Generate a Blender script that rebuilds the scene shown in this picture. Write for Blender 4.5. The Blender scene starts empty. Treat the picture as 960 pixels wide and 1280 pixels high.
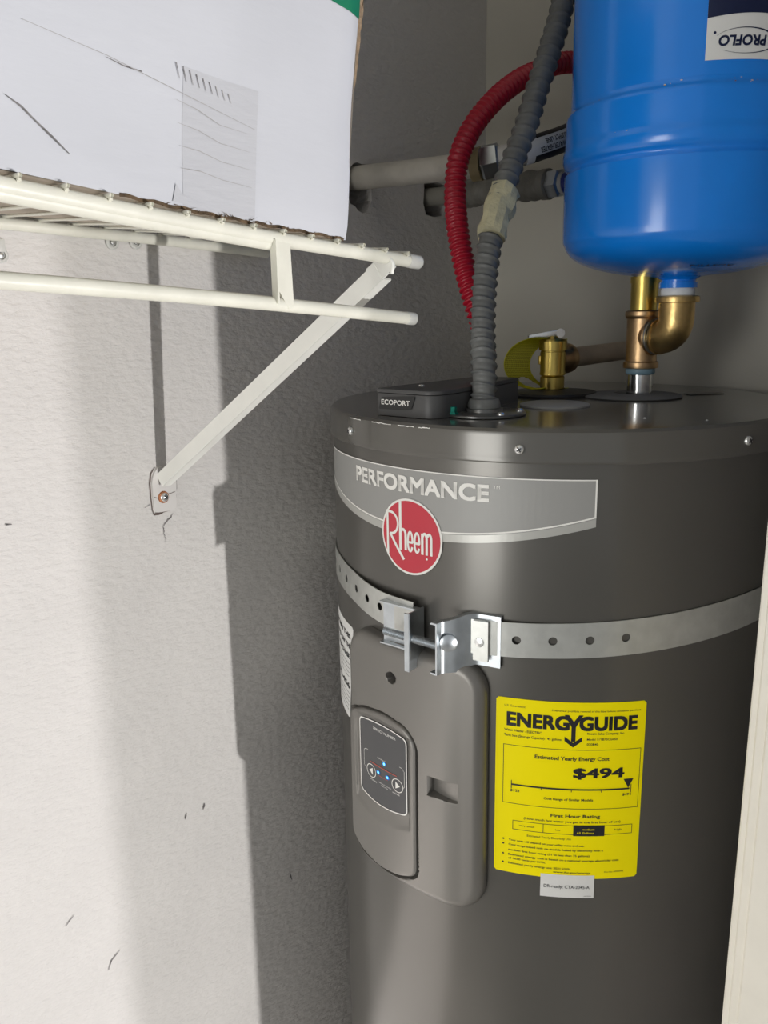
import bpy, bmesh, math, random
import numpy as np
from mathutils import Vector, Matrix
random.seed(7)
R_ = math.radians
C = bpy.context.scene.collection

# ------------------------------------------------------------------ camera
# world frame: X = distance out from the left wall, Y = depth into the closet, Z = up (metres)
CAM = Vector((0.7946, 0.0, 1.60)); F_PX = 1040.0; PITCH = 0.2343; ROLL = -0.0178; YAW = R_(42)
def cam_axes():
    def d(x, y, f):
        c, s = math.cos(ROLL), math.sin(ROLL); x, y = c*x - s*y, s*x + c*y
        c, s = math.cos(PITCH), math.sin(PITCH)
        hx, hy, z = x, c*f + s*y, -s*f + c*y
        return Vector((hx*math.cos(YAW) - hy*math.sin(YAW), hx*math.sin(YAW) + hy*math.cos(YAW), z))
    return d(1, 0, 0), d(0, 1, 0), d(0, 0, 1)
ax, ay, af = cam_axes()
cd = bpy.data.cameras.new('camera'); cam = bpy.data.objects.new('camera', cd); C.objects.link(cam)
cd.sensor_fit = 'VERTICAL'; cd.sensor_height = 36.0; cd.lens = F_PX/1280*36.0
cd.clip_start = 0.02
M = Matrix((( ax.x, ay.x, -af.x, CAM.x), (ax.y, ay.y, -af.y, CAM.y), (ax.z, ay.z, -af.z, CAM.z), (0, 0, 0, 1)))
cam.matrix_world = M
bpy.context.scene.camera = cam

# ------------------------------------------------------------------ world, lights, exposure
vs = bpy.context.scene.view_settings
vs.view_transform = 'Standard'; vs.look = 'None'; vs.gamma = 1; vs.use_curve_mapping = False
vs.exposure = 0.12
w = bpy.data.worlds.new('world'); bpy.context.scene.world = w; w.use_nodes = True
w.node_tree.nodes['Background'].inputs[0].default_value = (0.96, 0.98, 1.0, 1)
w.node_tree.nodes['Background'].inputs[1].default_value = 0.36
def lamp(name, kind, loc, target, energy, color, size, size_y=None):
    l = bpy.data.lights.new(name, kind); l.energy = energy; l.color = color
    if kind == 'AREA':
        l.size = size
        if size_y: l.shape = 'RECTANGLE'; l.size_y = size_y
        else: l.shape = 'DISK'
    if kind == 'SPOT':
        l.shadow_soft_size = size; l.spot_size = R_(70); l.spot_blend = 0.3
    o = bpy.data.objects.new(name, l); C.objects.link(o); o.location = loc
    o.rotation_euler = (Vector(target) - Vector(loc)).to_track_quat('-Z', 'Y').to_euler()
    return o
# added spots for assumed low sunlight thrown back up into the closet from the bright ground outside, on the open right-hand side
lamp('assumed_sun_glint', 'SPOT', (3.5, 0.53, 0.48), (0, 0.45, 1.2), 275, (1.0, 0.98, 0.965), 0.028)
lamp('assumed_sun_glint_wide', 'SPOT', (3.0, 1.13, 0.55), (0, 0.3, 1.2), 105, (1.0, 0.965, 0.985), 0.06)
# added spot: assumed sun patch low on the left wall, below the view
lamp('assumed_sun_patch', 'SPOT', (2.6, -1.2, 1.9), (0, 0.12, 0.22), 850, (1.0, 0.95, 0.94), 0.03).data.spot_size = R_(20)
# added front fill: area lamp behind the camera for assumed daylight, no opening built
lamp('added_front_fill', 'AREA', (0.25, -3.0, 1.1), (0.35, 0.8, 1.4), 50, (1.0, 0.99, 0.96), 1.3, 2.0)

# ------------------------------------------------------------------ materials
def mat(name, col, rough=0.5, metal=0.0, bump=None, var=None, coat=0.0, spec=0.5, emis=None, alpha=None, bdist=0.001):
    m = bpy.data.materials.new(name); m.use_nodes = True; nt = m.node_tree; n = nt.nodes; b = n['Principled BSDF']
    b.inputs['Base Color'].default_value = (*col, 1); b.inputs['Roughness'].default_value = rough
    b.inputs['Metallic'].default_value = metal; b.inputs['Coat Weight'].default_value = coat
    b.inputs['Coat Roughness'].default_value = 0.12
    b.inputs['Specular IOR Level'].default_value = spec
    tc = n.new('ShaderNodeTexCoord')
    def mapped(scale, sc3):
        mp = n.new('ShaderNodeMapping'); mp.inputs['Scale'].default_value = sc3
        nt.links.new(tc.outputs['Object'], mp.inputs[0])
        t = n.new('ShaderNodeTexNoise'); t.inputs['Scale'].default_value = scale; t.inputs['Detail'].default_value = 4
        nt.links.new(mp.outputs[0], t.inputs['Vector']); return t
    if var:   # (scale, amount, (sx,sy,sz))
        t = mapped(var[0], var[2] if len(var) > 2 else (1, 1, 1))
        r = n.new('ShaderNodeMapRange'); r.inputs['From Min'].default_value = 0.3; r.inputs['From Max'].default_value = 0.7
        nt.links.new(t.outputs['Fac'], r.inputs['Value'])
        mx = n.new('ShaderNodeMix'); mx.data_type = 'RGBA'
        k = var[1]
        mx.inputs['A'].default_value = (*[c*(1-k) for c in col], 1); mx.inputs['B'].default_value = (*[min(1, c*(1+k)) for c in col], 1)
        nt.links.new(r.outputs[0], mx.inputs['Factor']); nt.links.new(mx.outputs['Result'], b.inputs['Base Color'])
    if bump:  # (scale, strength, (sx,sy,sz))
        t = mapped(bump[0], bump[2] if len(bump) > 2 else (1, 1, 1))
        bp = n.new('ShaderNodeBump'); bp.inputs['Strength'].default_value = bump[1]; bp.inputs['Distance'].default_value = bdist
        nt.links.new(t.outputs['Fac'], bp.inputs['Height']); nt.links.new(bp.outputs[0], b.inputs['Normal'])
    if emis:
        b.inputs['Emission Color'].default_value = (*emis[0], 1); b.inputs['Emission Strength'].default_value = emis[1]
    return m
WALLC = (0.64, 0.618, 0.593)
m_wall = mat('textured wall paint', WALLC, 0.75, bump=(120, 0.8, (1, 0.65, 1.35)), bdist=0.0027, var=(9, 0.03))
m_wall2 = mat('smooth wall paint', (0.53, 0.51, 0.445), 0.7, bump=(60, 0.12), var=(6, 0.04))
m_trim = mat('cream trim paint', (0.70, 0.67, 0.59), 0.4, var=(30, 0.03))
m_floor = mat('concrete', (0.30, 0.29, 0.27), 0.8, bump=(80, 0.3), var=(12, 0.15))
m_dark = mat('dark cavity', (0.02, 0.018, 0.015), 0.9)
m_heater = mat('grey enamel steel', (0.125, 0.120, 0.109), 0.28, metal=0.5, coat=0.15, var=(5, 0.04), bump=(7, 0.08, (1, 1, .25)))
m_heater_top = mat('grey enamel lid', (0.12, 0.115, 0.103), 0.20, metal=0.3, coat=0.35, bump=(9, 0.05))
m_plastic = mat('grey moulded plastic', (0.215, 0.206, 0.19), 0.36, metal=0.5, bump=(900, 0.1), bdist=0.0003)
m_black = mat('black rubber', (0.018, 0.018, 0.018), 0.5)
m_blackp = mat('black plastic', (0.075, 0.075, 0.075), 0.45)
m_grayrub = mat('grey foam', (0.16, 0.16, 0.155), 0.75, bump=(400, 0.2))
m_lgray = mat('light grey plug', (0.34, 0.34, 0.33), 0.55)
m_silverlab = mat('silver label film', (0.32, 0.32, 0.308), 0.45, metal=0.1)
m_silverlab2 = mat('pale silver label film', (0.48, 0.48, 0.45), 0.3, metal=0.25)
m_white = mat('white print', (0.85, 0.84, 0.80), 0.45)
m_red = mat('red badge print', (0.55, 0.022, 0.045), 0.35, coat=0.3)
m_yellow = mat('yellow label paper', (0.97, 0.83, 0.0), 0.5, spec=0.15)
m_ink = mat('black ink', (0.012, 0.012, 0.014), 0.5)
m_paper = mat('white label paper', (0.74, 0.74, 0.72), 0.5)
m_zinc = mat('zinc plated steel', (0.58, 0.62, 0.65), 0.33, metal=1.0, var=(60, 0.12), bump=(120, 0.08))
m_galv = mat('galvanised strap', (0.62, 0.63, 0.60), 0.36, metal=0.75, var=(70, 0.07), bump=(300, 0.06))
m_chrome = mat('polished steel', (0.75, 0.76, 0.76), 0.12, metal=1.0)
m_screw = mat('screw steel', (0.80, 0.81, 0.80), 0.25, metal=0.9)
m_brass = mat('cast brass', (0.66, 0.46, 0.19), 0.36, metal=1.0, bump=(350, 0.35), bdist=0.0006, var=(60, 0.2))
m_brass2 = mat('machined brass', (0.62, 0.47, 0.13), 0.28, metal=1.0, bump=(60, 0.05), var=(40, 0.08))
m_bronze = mat('dull bronze', (0.52, 0.35, 0.19), 0.38, metal=1.0, var=(80, 0.2), bump=(300, 0.3), bdist=0.0005)
m_copper = mat('dull copper pipe', (0.50, 0.40, 0.30), 0.5, metal=0.2, var=(30, 0.2))
m_blue = mat('blue tank paint', (0.004, 0.215, 0.78), 0.22, coat=0.35, var=(8, 0.08), bump=(14, 0.06))
m_navy = mat('navy label print', (0.006, 0.012, 0.05), 0.35)
m_ptfe = mat('white thread tape', (0.72, 0.74, 0.75), 0.5, bump=(300, 0.3))
m_bluegl = mat('pale blue sealant', (0.20, 0.32, 0.40), 0.4, bump=(200, 0.4))
m_redhose = mat('red corrugated plastic', (0.42, 0.008, 0.028), 0.3)
m_conduit = mat('grey conduit rubber', (0.15, 0.155, 0.15), 0.42, bump=(250, 0.15), var=(50, 0.15))
m_mask = mat('masking tape', (0.60, 0.56, 0.37), 0.6, bump=(160, 0.9), bdist=0.002, var=(60, 0.15))
m_pipe = mat('off white pipe', (0.50, 0.475, 0.42), 0.45, var=(35, 0.12))
m_pipeg = mat('grey taped insulation', (0.16, 0.155, 0.135), 0.6, bump=(80, 0.6, (4, 1, 1)), bdist=0.002, var=(50, 0.2))
m_flex = mat('white supply line', (0.62, 0.60, 0.56), 0.4)
m_shelf = mat('off white vinyl coating', (0.70, 0.69, 0.60), 0.34, bump=(150, 0.3), bdist=0.0008, var=(40, 0.06))
m_brace = mat('white painted brace', (0.84, 0.84, 0.79), 0.42, bump=(90, 0.25), bdist=0.0006, var=(30, 0.03))
m_clear = mat('frosted plastic clip', (0.55, 0.55, 0.52), 0.35)
m_board = mat('white faced cardboard', (0.53, 0.54, 0.575), 0.6, bump=(70, 0.22, (1, .5, 2)), bdist=0.0015, var=(7, 0.045))
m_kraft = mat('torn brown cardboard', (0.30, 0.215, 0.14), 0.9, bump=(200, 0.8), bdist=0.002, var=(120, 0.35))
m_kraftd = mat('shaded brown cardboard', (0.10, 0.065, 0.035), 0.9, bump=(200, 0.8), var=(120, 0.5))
m_green = mat('green print', (0.006, 0.17, 0.085), 0.5)
m_tapeclear = mat('packing tape', (0.47, 0.475, 0.50), 0.42, bump=(45, 0.35, (1, 1, 4)), bdist=0.0015)
m_boxb = mat('pale brown cardboard', (0.42, 0.36, 0.29), 0.85)
m_scuff = mat('dark scuff', (0.16, 0.15, 0.15), 0.8, var=(300, 0.6))
m_pencil = mat('pencil grey mark', (0.36, 0.35, 0.345), 0.8)
m_display = mat('display film', (0.075, 0.075, 0.078), 0.3)
m_led = mat('blue led', (0.1, 0.4, 0.8), 0.4, emis=((0.12, 0.55, 1.0), 3.0))
m_ledhalo = mat('painted led glow', (0.02, 0.10, 0.30), 0.5, emis=((0.02, 0.16, 0.55), 0.5))
m_redp = mat('red line print', (0.60, 0.09, 0.06), 0.4)
m_teal = mat('green grounding screw', (0.01, 0.22, 0.16), 0.3, metal=0.6)
m_rust = mat('rusted screw', (0.35, 0.14, 0.06), 0.5, metal=0.5, var=(300, 0.5))
m_crack = mat('paint crack shadow line', (0.12, 0.09, 0.08), 0.9)
m_bluestub = mat('dark blue nut', (0.01, 0.02, 0.16), 0.35)
def mesh_yellow():
    m = mat('yellow mesh tag', (0.50, 0.47, 0.01), 0.5)
    return m
m_mesh = mesh_yellow()

# ------------------------------------------------------------------ object helpers
def mk(name, verts, faces, material, parent=None, smooth=False, ang=None):
    me = bpy.data.meshes.new(name); me.from_pydata([tuple(map(float, v)) for v in verts], [], [tuple(int(i) for i in f) for f in faces]); me.update()
    return link(name, me, material, parent, smooth)
def link(name, me, material, parent=None, smooth=False):
    if smooth:
        me.polygons.foreach_set('use_smooth', [True]*len(me.polygons))
        try: me.set_sharp_from_angle(angle=R_(smooth if smooth is not True else 38))
        except Exception: pass
    o = bpy.data.objects.new(name, me); C.objects.link(o)
    if material: me.materials.append(material)
    if parent is not None:
        o.parent = parent
        if parent.type == 'EMPTY': o.matrix_parent_inverse = Matrix.Translation(parent.location).inverted()
    return o
def thing(name, loc, label, cat, group=None):
    o = bpy.data.objects.new(name, None); C.objects.link(o); o.location = loc; o.empty_display_size = 0.05
    return tag(o, label, cat, group)
def tag(o, label=None, cat=None, group=None, kind=None):
    for k, v in (('label', label), ('category', cat), ('group', group), ('kind', kind)):
        if v: o[k] = v
    return o
def lab(o, s): o['label'] = s; return o
class G:                                   # a growing mesh
    def __init__(s): s.v = []; s.f = []
    def add(s, v, f):
        n = len(s.v); s.v += [tuple(map(float, p)) for p in v]; s.f += [tuple(i+n for i in q) for q in f]; return s
    def box(s, c, d, rot=None):
        V_ = [Vector((sx*d[0]/2, sy*d[1]/2, sz*d[2]/2)) for sx in (-1, 1) for sy in (-1, 1) for sz in (-1, 1)]
        if rot: V_ = [rot @ p for p in V_]
        return s.add([p + Vector(c) for p in V_], [(0, 1, 3, 2), (4, 6, 7, 5), (0, 4, 5, 1), (2, 3, 7, 6), (0, 2, 6, 4), (1, 5, 7, 3)])
    def out(s, name, m, parent=None, smooth=False): return mk(name, s.v, s.f, m, parent, smooth)
def bevel_box(name, c, d, bev, m, parent=None, rot=None, seg=2):
    bm = bmesh.new(); bmesh.ops.create_cube(bm, size=1); bmesh.ops.scale(bm, vec=d, verts=bm.verts)
    bmesh.ops.bevel(bm, geom=bm.edges[:], offset=bev, segments=seg, affect='EDGES', profile=0.6)
    if rot: bmesh.ops.transform(bm, matrix=rot.to_4x4(), verts=bm.verts)
    bmesh.ops.translate(bm, vec=c, verts=bm.verts)
    me = bpy.data.meshes.new(name); bm.to_mesh(me); bm.free(); return link(name, me, m, parent, 30)
def frame(d):
    d = Vector(d).normalized(); a = Vector((0, 0, 1)) if abs(d.z) < 0.9 else Vector((1, 0, 0))
    u = d.cross(a).normalized(); return u, d.cross(u).normalized(), d
def lathe(profile, c, axis=(0, 0, 1), n=40, g=None, cap=True, ph=0):
    """profile: (radius, height) list along axis from c"""
    u, v, d = frame(axis); c = Vector(c); vs_ = []; fs = []
    for r, h in profile:
        for i in range(n):
            t = 2*math.pi*i/n + ph; vs_.append(c + d*h + (u*math.cos(t) + v*math.sin(t))*r)
    for k in range(len(profile)-1):
        for i in range(n):
            j = (i+1) % n; fs.append((k*n+i, k*n+j, (k+1)*n+j, (k+1)*n+i))
    if cap:
        if profile[0][0] > 1e-5: fs.append(tuple(range(n-1, -1, -1)))
        if profile[-1][0] > 1e-5: fs.append(tuple((len(profile)-1)*n+i for i in range(n)))
    g = g or G(); g.add(vs_, fs); return g
def spline(pts, n):
    P = [Vector(p) for p in pts]; P = [P[0]*2-P[1]] + P + [P[-1]*2-P[-2]]; out = []
    for i in range(1, len(P)-2):
        for k in range(n):
            t = k/n; a, b, c_, d = P[i-1:i+3]
            out.append(0.5*((2*b) + (c_-a)*t + (2*a-5*b+4*c_-d)*t*t + (3*b-a-3*c_+d)*t**3))
    out.append(P[-2]); return out
def resample(P, step):
    L = [0]
    for a, b in zip(P, P[1:]): L.append(L[-1] + (b-a).length)
    n = max(2, int(round(L[-1]/step))); out = []; j = 0
    for k in range(n+1):
        s = L[-1]*k/n
        while j < len(L)-2 and L[j+1] < s: j += 1
        t = (s-L[j])/max(1e-9, L[j+1]-L[j]); out.append(P[j].lerp(P[j+1], min(1, max(0, t))))
    return out
def sweep(P, rad, n=16, g=None, cap=True):
    """rad: float or f(s, phi)"""
    g = g or G(); vs_ = []; fs = []; s = 0; d0 = (P[1]-P[0]).normalized(); u, v, _ = frame(d0)
    for k, p in enumerate(P):
        d = (P[min(k+1, len(P)-1)] - P[max(k-1, 0)]).normalized()
        q = d0.rotation_difference(d); u = (q @ u); u = (u - d*u.dot(d)).normalized(); v = d.cross(u).normalized(); d0 = d
        if k: s += (p-P[k-1]).length
        for i in range(n):
            t = 2*math.pi*i/n; r = rad(s, t) if callable(rad) else rad
            vs_.append(p + (u*math.cos(t) + v*math.sin(t))*r)
    for k in range(len(P)-1):
        for i in range(n):
            j = (i+1) % n; fs.append((k*n+i, k*n+j, (k+1)*n+j, (k+1)*n+i))
    if cap: fs.append(tuple(range(n-1, -1, -1))); fs.append(tuple((len(P)-1)*n+i for i in range(n)))
    g.add(vs_, fs); return g
def rod(name, pts, r, m, parent=None, n=12, sm=6):
    P = spline(pts, sm) if len(pts) > 2 else [Vector(p) for p in pts]
    return sweep(P, r, n).out(name, m, parent, 50)

# text as polygons in 2D: returns (verts2d, faces) fitted in a box
def text2d(s, x0, x1, y0, cap, bold=0.0, res=3, flip=False, shear=0.0):
    cu = bpy.data.curves.new('text', 'FONT'); cu.body = s; cu.size = 1; cu.offset = bold; cu.resolution_u = res; cu.shear = shear
    o = bpy.data.objects.new('text', cu); C.objects.link(o); bpy.context.view_layer.update()
    dg = bpy.context.evaluated_depsgraph_get(); me = o.evaluated_get(dg).to_mesh()
    V_ = [(v.co.x, v.co.y) for v in me.vertices]; F_ = [tuple(p.vertices) for p in me.polygons]
    o.evaluated_get(dg).to_mesh_clear(); bpy.data.objects.remove(o); bpy.data.curves.remove(cu)
    if not V_: return [], []
    xa = min(v[0] for v in V_); xb = max(v[0] for v in V_); caph = 0.73
    sx = (x1-x0)/(xb-xa); sy = cap/caph
    V_ = [(x0 + (x-xa)*sx, y0 + y*sy) for x, y in V_]
    if flip:
        cx, cy = (x0+x1)/2, y0 + cap/2; V_ = [(2*cx-x, 2*cy-y) for x, y in V_]
    return V_, F_
def text_heavy(s, x0, x1, y0, cap, wx, wy, res=4, **k):
    V_, F_ = [], []
    for a, b in ((-1, -1), (1, -1), (-1, 1), (1, 1), (0, 0)):
        v, f = text2d(s, x0+wx, x1-wx, y0+wy, cap-2*wy, 0.0, res, **k); n = len(V_)
        V_ += [(x+a*wx, y+b*wy) for x, y in v]; F_ += [tuple(i+n for i in q) for q in f]
    return V_, F_
def quad2d(x0, x1, y0, y1): return [(x0, y0), (x1, y0), (x1, y1), (x0, y1)], [(0, 1, 2, 3)]
def poly_bm(outline, step=None):
    """filled polygon in xy, cut by vertical lines every step"""
    bm = bmesh.new(); f = bm.faces.new([bm.verts.new((x, y, 0)) for x, y in outline])
    bmesh.ops.triangulate(bm, faces=[f]) if len(outline) > 4 else None
    if step:
        xs = [p[0] for p in outline]; x = min(xs)+step
        while x < max(xs)-1e-6:
            bmesh.ops.bisect_plane(bm, geom=bm.verts[:]+bm.edges[:]+bm.faces[:], dist=1e-7, plane_co=(x, 0, 0), plane_no=(1, 0, 0)); x += step
    return bm
def bm_vf(bm):
    bm.verts.ensure_lookup_table(); V_ = [(v.co.x, v.co.y) for v in bm.verts]; F_ = [tuple(v.index for v in f.verts) for f in bm.faces]; bm.free(); return V_, F_
def poly2d(outline, step=None):
    bm = poly_bm(outline, step); bm.verts.index_update(); return bm_vf(bm)
def rrect(x0, x1, y0, y1, r, n=6):
    out = []
    for cx, cy, a in ((x1-r, y0+r, -90), (x1-r, y1-r, 0), (x0+r, y1-r, 90), (x0+r, y0+r, 180)):
        for k in range(n+1):
            t = R_(a + 90*k/n); out.append((cx + r*math.cos(t), cy + r*math.sin(t)))
    return out
def ellipse(cx, cy, rx, ry, n=40): return [(cx+rx*math.cos(2*math.pi*k/n), cy+ry*math.sin(2*math.pi*k/n)) for k in range(n)]
def ring2d(outer, inner):
    n = len(outer); return outer + inner, [(i, (i+1) % n, n+(i+1) % n, n+i) for i in range(n)]
def stroke2d(pts, w, closed=False):
    P = [Vector((p[0], p[1])) for p in pts]; n = len(P); a = []; b = []
    for i in range(n):
        p, q = (P[(i-1) % n], P[(i+1) % n]) if closed else (P[max(i-1, 0)], P[min(i+1, n-1)])
        d = (q-p).normalized(); nn = Vector((-d.y, d.x)); ww = w[i] if isinstance(w, (list, tuple)) else w
        a.append(tuple(P[i]+nn*ww/2)); b.append(tuple(P[i]-nn*ww/2))
    m = n if closed else n-1
    return a+b, [(i, n+i, n+(i+1) % n, (i+1) % n) for i in range(m)]
class L2:                                  # collects flat print, then maps it on to a surface
    def __init__(s, scale=(1, 1)): s.v = []; s.f = []; s.sc = scale
    def add(s, vf):
        v, f = vf; n = len(s.v); s.v += [tuple(p) for p in v]; s.f += [tuple(i+n for i in q) for q in f]; return s
    def out(s, name, m, fn, parent=None):
        o = mk(name, [fn(x, y) for x, y in s.v], s.f, m, parent); return o

# ------------------------------------------------------------------ layout constants
HC = Vector((0.288, 0.8647)); HR = 0.26       # heater axis and radius
HTOP = 1.4985
def hpt(th, z, r=0.0):                        # point on heater; th in degrees, 0 = front (-Y)
    a = R_(th); return Vector((HC.x + (HR+r)*math.sin(a), HC.y - (HR+r)*math.cos(a), z))
def hmap(off): return lambda th, z: hpt(th, z, off)
def on_heater(outline, off, base=0.0002, step=2.0):
    bm = poly_bm(outline, step); bm.verts.index_update()
    V_, F_ = bm_vf(bm); g = G(); g.add([hpt(x, y, off) for x, y in V_], F_)
    n = len(outline)
    # rim down to the shell, densified
    dn = []
    for i in range(n):
        a, b = outline[i], outline[(i+1) % n]; k = max(1, int(abs(b[0]-a[0])/step))
        for j in range(k): dn.append((a[0]+(b[0]-a[0])*j/k, a[1]+(b[1]-a[1])*j/k))
    m_ = len(dn); g.add([hpt(x, y, off) for x, y in dn] + [hpt(x, y, base) for x, y in dn], [(i, m_+i, m_+(i+1) % m_, (i+1) % m_) for i in range(m_)])
    return g

# ================================================================== SETTING
# left wall with two rough holes for the pipes
def wall_left():
    bm = bmesh.new(); Y0, Y1, Z1 = -1.6, 1.13, 2.45
    def loop(pts):
        vs_ = [bm.verts.new((0, y, z)) for y, z in pts]; return [bm.edges.new((vs_[i], vs_[(i+1) % len(vs_)])) for i in range(len(vs_))], vs_
    oute, _ = loop([(Y0, 0), (Y1, 0), (Y1, Z1), (Y0, Z1)])
    rnd = random.Random(3)
    h1 = [(0.847 + math.cos(t)*(0.0225 + rnd.uniform(-.002, .004)), 1.768 + math.sin(t)*(0.024 + rnd.uniform(-.003, .004)) - (0.012 if math.sin(t) < -.3 else 0)) for t in [2*math.pi*k/18 for k in range(18)]]
    h2 = [(0.980, 1.782), (0.993, 1.786), (1.012, 1.784), (1.028, 1.780), (1.031, 1.765), (1.029, 1.748), (1.022, 1.738), (1.003, 1.735), (0.984, 1.737), (0.978, 1.752), (0.980, 1.768)]
    e = list(oute); hv = []
    for h in (h1, h2):
        a, b = loop(h); e += a; hv.append(b)
    bmesh.ops.triangle_fill(bm, use_beauty=True, use_dissolve=False, edges=e)
    for f in bm.faces:
        if f.normal.x < 0: f.normal_flip()
    for vs_ in hv:       # rim through the board and a closed cavity behind it
        n = len(vs_); back = [bm.verts.new((-0.013, v.co.y, v.co.z)) for v in vs_]
        for i in range(n): bm.faces.new((vs_[i], vs_[(i+1) % n], back[(i+1) % n], back[i]))
        cy = sum(v.co.y for v in vs_)/n; cz = sum(v.co.z for v in vs_)/n
        deep = [bm.verts.new((-0.09, cy + (v.co.y-cy)*1.5, cz + (v.co.z-cz)*1.5)) for v in vs_]
        for i in range(n): bm.faces.new((back[i], back[(i+1) % n], deep[(i+1) % n], deep[i]))
        bm.faces.new(deep)
    me = bpy.data.meshes.new('wall_left'); bm.to_mesh(me); bm.free()
    o = link('wall_left', me, m_wall); o['kind'] = 'structure'; return o
WL = wall_left()
def struct(name, g, m, parent=None):
    o = g.out(name, m, parent); o['kind'] = 'structure'; return o
struct('wall_outer', G().box((-0.11, -0.235, 1.225), (0.02, 2.75, 2.45)), m_wall2)
struct('wall_back', G().box((0.36, 1.18, 1.225), (0.94, 0.10, 2.45)), m_wall2)
wr = struct('wall_right', G().box((0.671, 0.867, 1.225), (0.105, 0.526, 2.45)), m_wall)
struct('ceiling', G().box((0.31, -0.2, 2.475), (0.86, 2.86, 0.05)), m_wall2)
struct('floor', G().box((1.6, -0.9, -0.03), (5.2, 4.4, 0.06)), m_floor)
# stepped cream casing on the end of the right wall
g = G(); z0, z1 = 0.0, 2.44
prof = [(0.6145, 0.6165), (0.6145, 0.609), (0.6157, 0.6078), (0.6195, 0.6078), (0.6205, 0.6050), (0.6217, 0.6038), (0.6275, 0.6038), (0.6285, 0.6012), (0.6297, 0.6), (0.7240, 0.6), (0.7240, 0.6165)]
prof = [(x+.003, y-.012) for x, y in prof]
n = len(prof); g.add([(x, y, z0) for x, y in prof] + [(x, y, z1) for x, y in prof], [(i, (i+1) % n, n+(i+1) % n, n+i) for i in range(n)] + [tuple(range(n-1, -1, -1)), tuple(range(n, 2*n))])
o = struct('trim_1', g, m_trim)

# paint scuffs and cracks on the left wall
def wall_mark(pts, w, m=m_scuff, name='scuff_mark'):
    v, f = stroke2d(pts, w); mk(name, [(0.0012, y, z) for y, z in v], f, m, WL)
wall_mark([(0.345, 0.949), (0.350, 0.953), (0.356, 0.957)], [.0004, .0012, .0004])
wall_mark([(0.388, 0.862), (0.393, 0.872), (0.398, 0.875), (0.405, 0.879)], [.0006, .0014, .0012, .0004])
wall_mark([(0.506, 1.000), (0.508, 1.004), (0.509, 1.008)], [.0006, .002, .0006])
wall_mark([(0.533, 1.000), (0.535, 1.004), (0.536, 1.008)], [.0006, .003, .0006])
wall_mark([(0.335, 1.408), (0.341, 1.407)], [.002, .0006])
wall_mark([(0.668, 0.835), (0.670, 0.825), (0.672, 0.818)], [.0005, .0022, .0005])

# ================================================================== WATER HEATER
heater = thing('water_heater', (HC.x, HC.y, 0), 'tall grey heat pump water heater with yellow energy label and grey control panel', 'water heater')
prof = [(0.0, 0.02), (HR-.012, 0.02), (HR-.002, 0.03), (HR, 0.05), (HR, 1.46), (HR, 1.474), (HR-.01, 1.478), (0, 1.478)]
lathe(prof, (HC.x, HC.y, 0), n=160, g=None).out('tank_shell', m_heater, heater, 40)
prof = [(HR+.0004, 1.4675), (HR+.0032, 1.4675), (HR+.0036, 1.4690), (HR+.0032, 1.4725), (HR+.0026, 1.4765), (HR+.0026, 1.4915), (HR+.0018, 1.4955), (HR-.001, 1.4981), (HR-.006, 1.4985), (HR-.03, 1.4988), (0.0, 1.4992)]
cap = lathe(prof, (HC.x, HC.y, 0), n=160).out('top_cover', m_heater_top, heater, 35)
for k in range(3):
    a = R_(60+120*k); lathe([(.02, 0), (.02, .03)], (HC.x+.2*math.cos(a), HC.y+.2*math.sin(a), 0), n=16).out('foot', m_black, heater, 40)
def screw(p, nrm, r, parent, m=m_screw, hex_=False):
    g = lathe([(r, 0), (r, r*.25), (r*.86, r*.55), (r*.5, r*.78), (0.0001, r*.85)], p, nrm, 20)
    o = g.out('screw', m, parent, 50)
    u, v, d = frame(nrm); R3 = Matrix((u, v, d)).transposed()
    Rz = Matrix.Rotation(0.6, 3, 'Z')
    g = G().box(Vector(p)+d*r*.78, (r*1.1, r*.26, r*.16), R3 @ Rz).box(Vector(p)+d*r*.78, (r*.26, r*1.1, r*.16), R3 @ Rz)
    g.out('recess', m_ink, o); return o
for th, z in ((-21.4, 1.4815), (24.1, 1.4805), (72.1, 1.4810), (-70, 1.481)):
    p = hpt(th, z, .0026); nn = p - Vector((HC.x, HC.y, z)); screw(p, nn, 0.0046, cap)
# chips of bare metal on the cover rim
for a, b in ((-21.5, -16.5), (-12, -5.5), (-3.5, 1), (2.2, 5)):
    l = L2(); N = 8; pts = [(a+(b-a)*k/N, 1.4952+random.uniform(-.0004, .0004)) for k in range(N+1)]
    v, f = stroke2d(pts, [random.uniform(.0004, .0011) for _ in pts]); l.add((v, f))
    l.out('paint_chip', m_white, hmap(0.0030), cap)
for th, r, s in ((55.5, .20, .0016), (66, .238, .0014)):
    lathe([(s, 0), (s*.4, .0006)], (HC.x+r*math.sin(R_(th)), HC.y-r*math.cos(R_(th)), 1.4990), n=7).out('paint_chip', m_white, cap)

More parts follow.
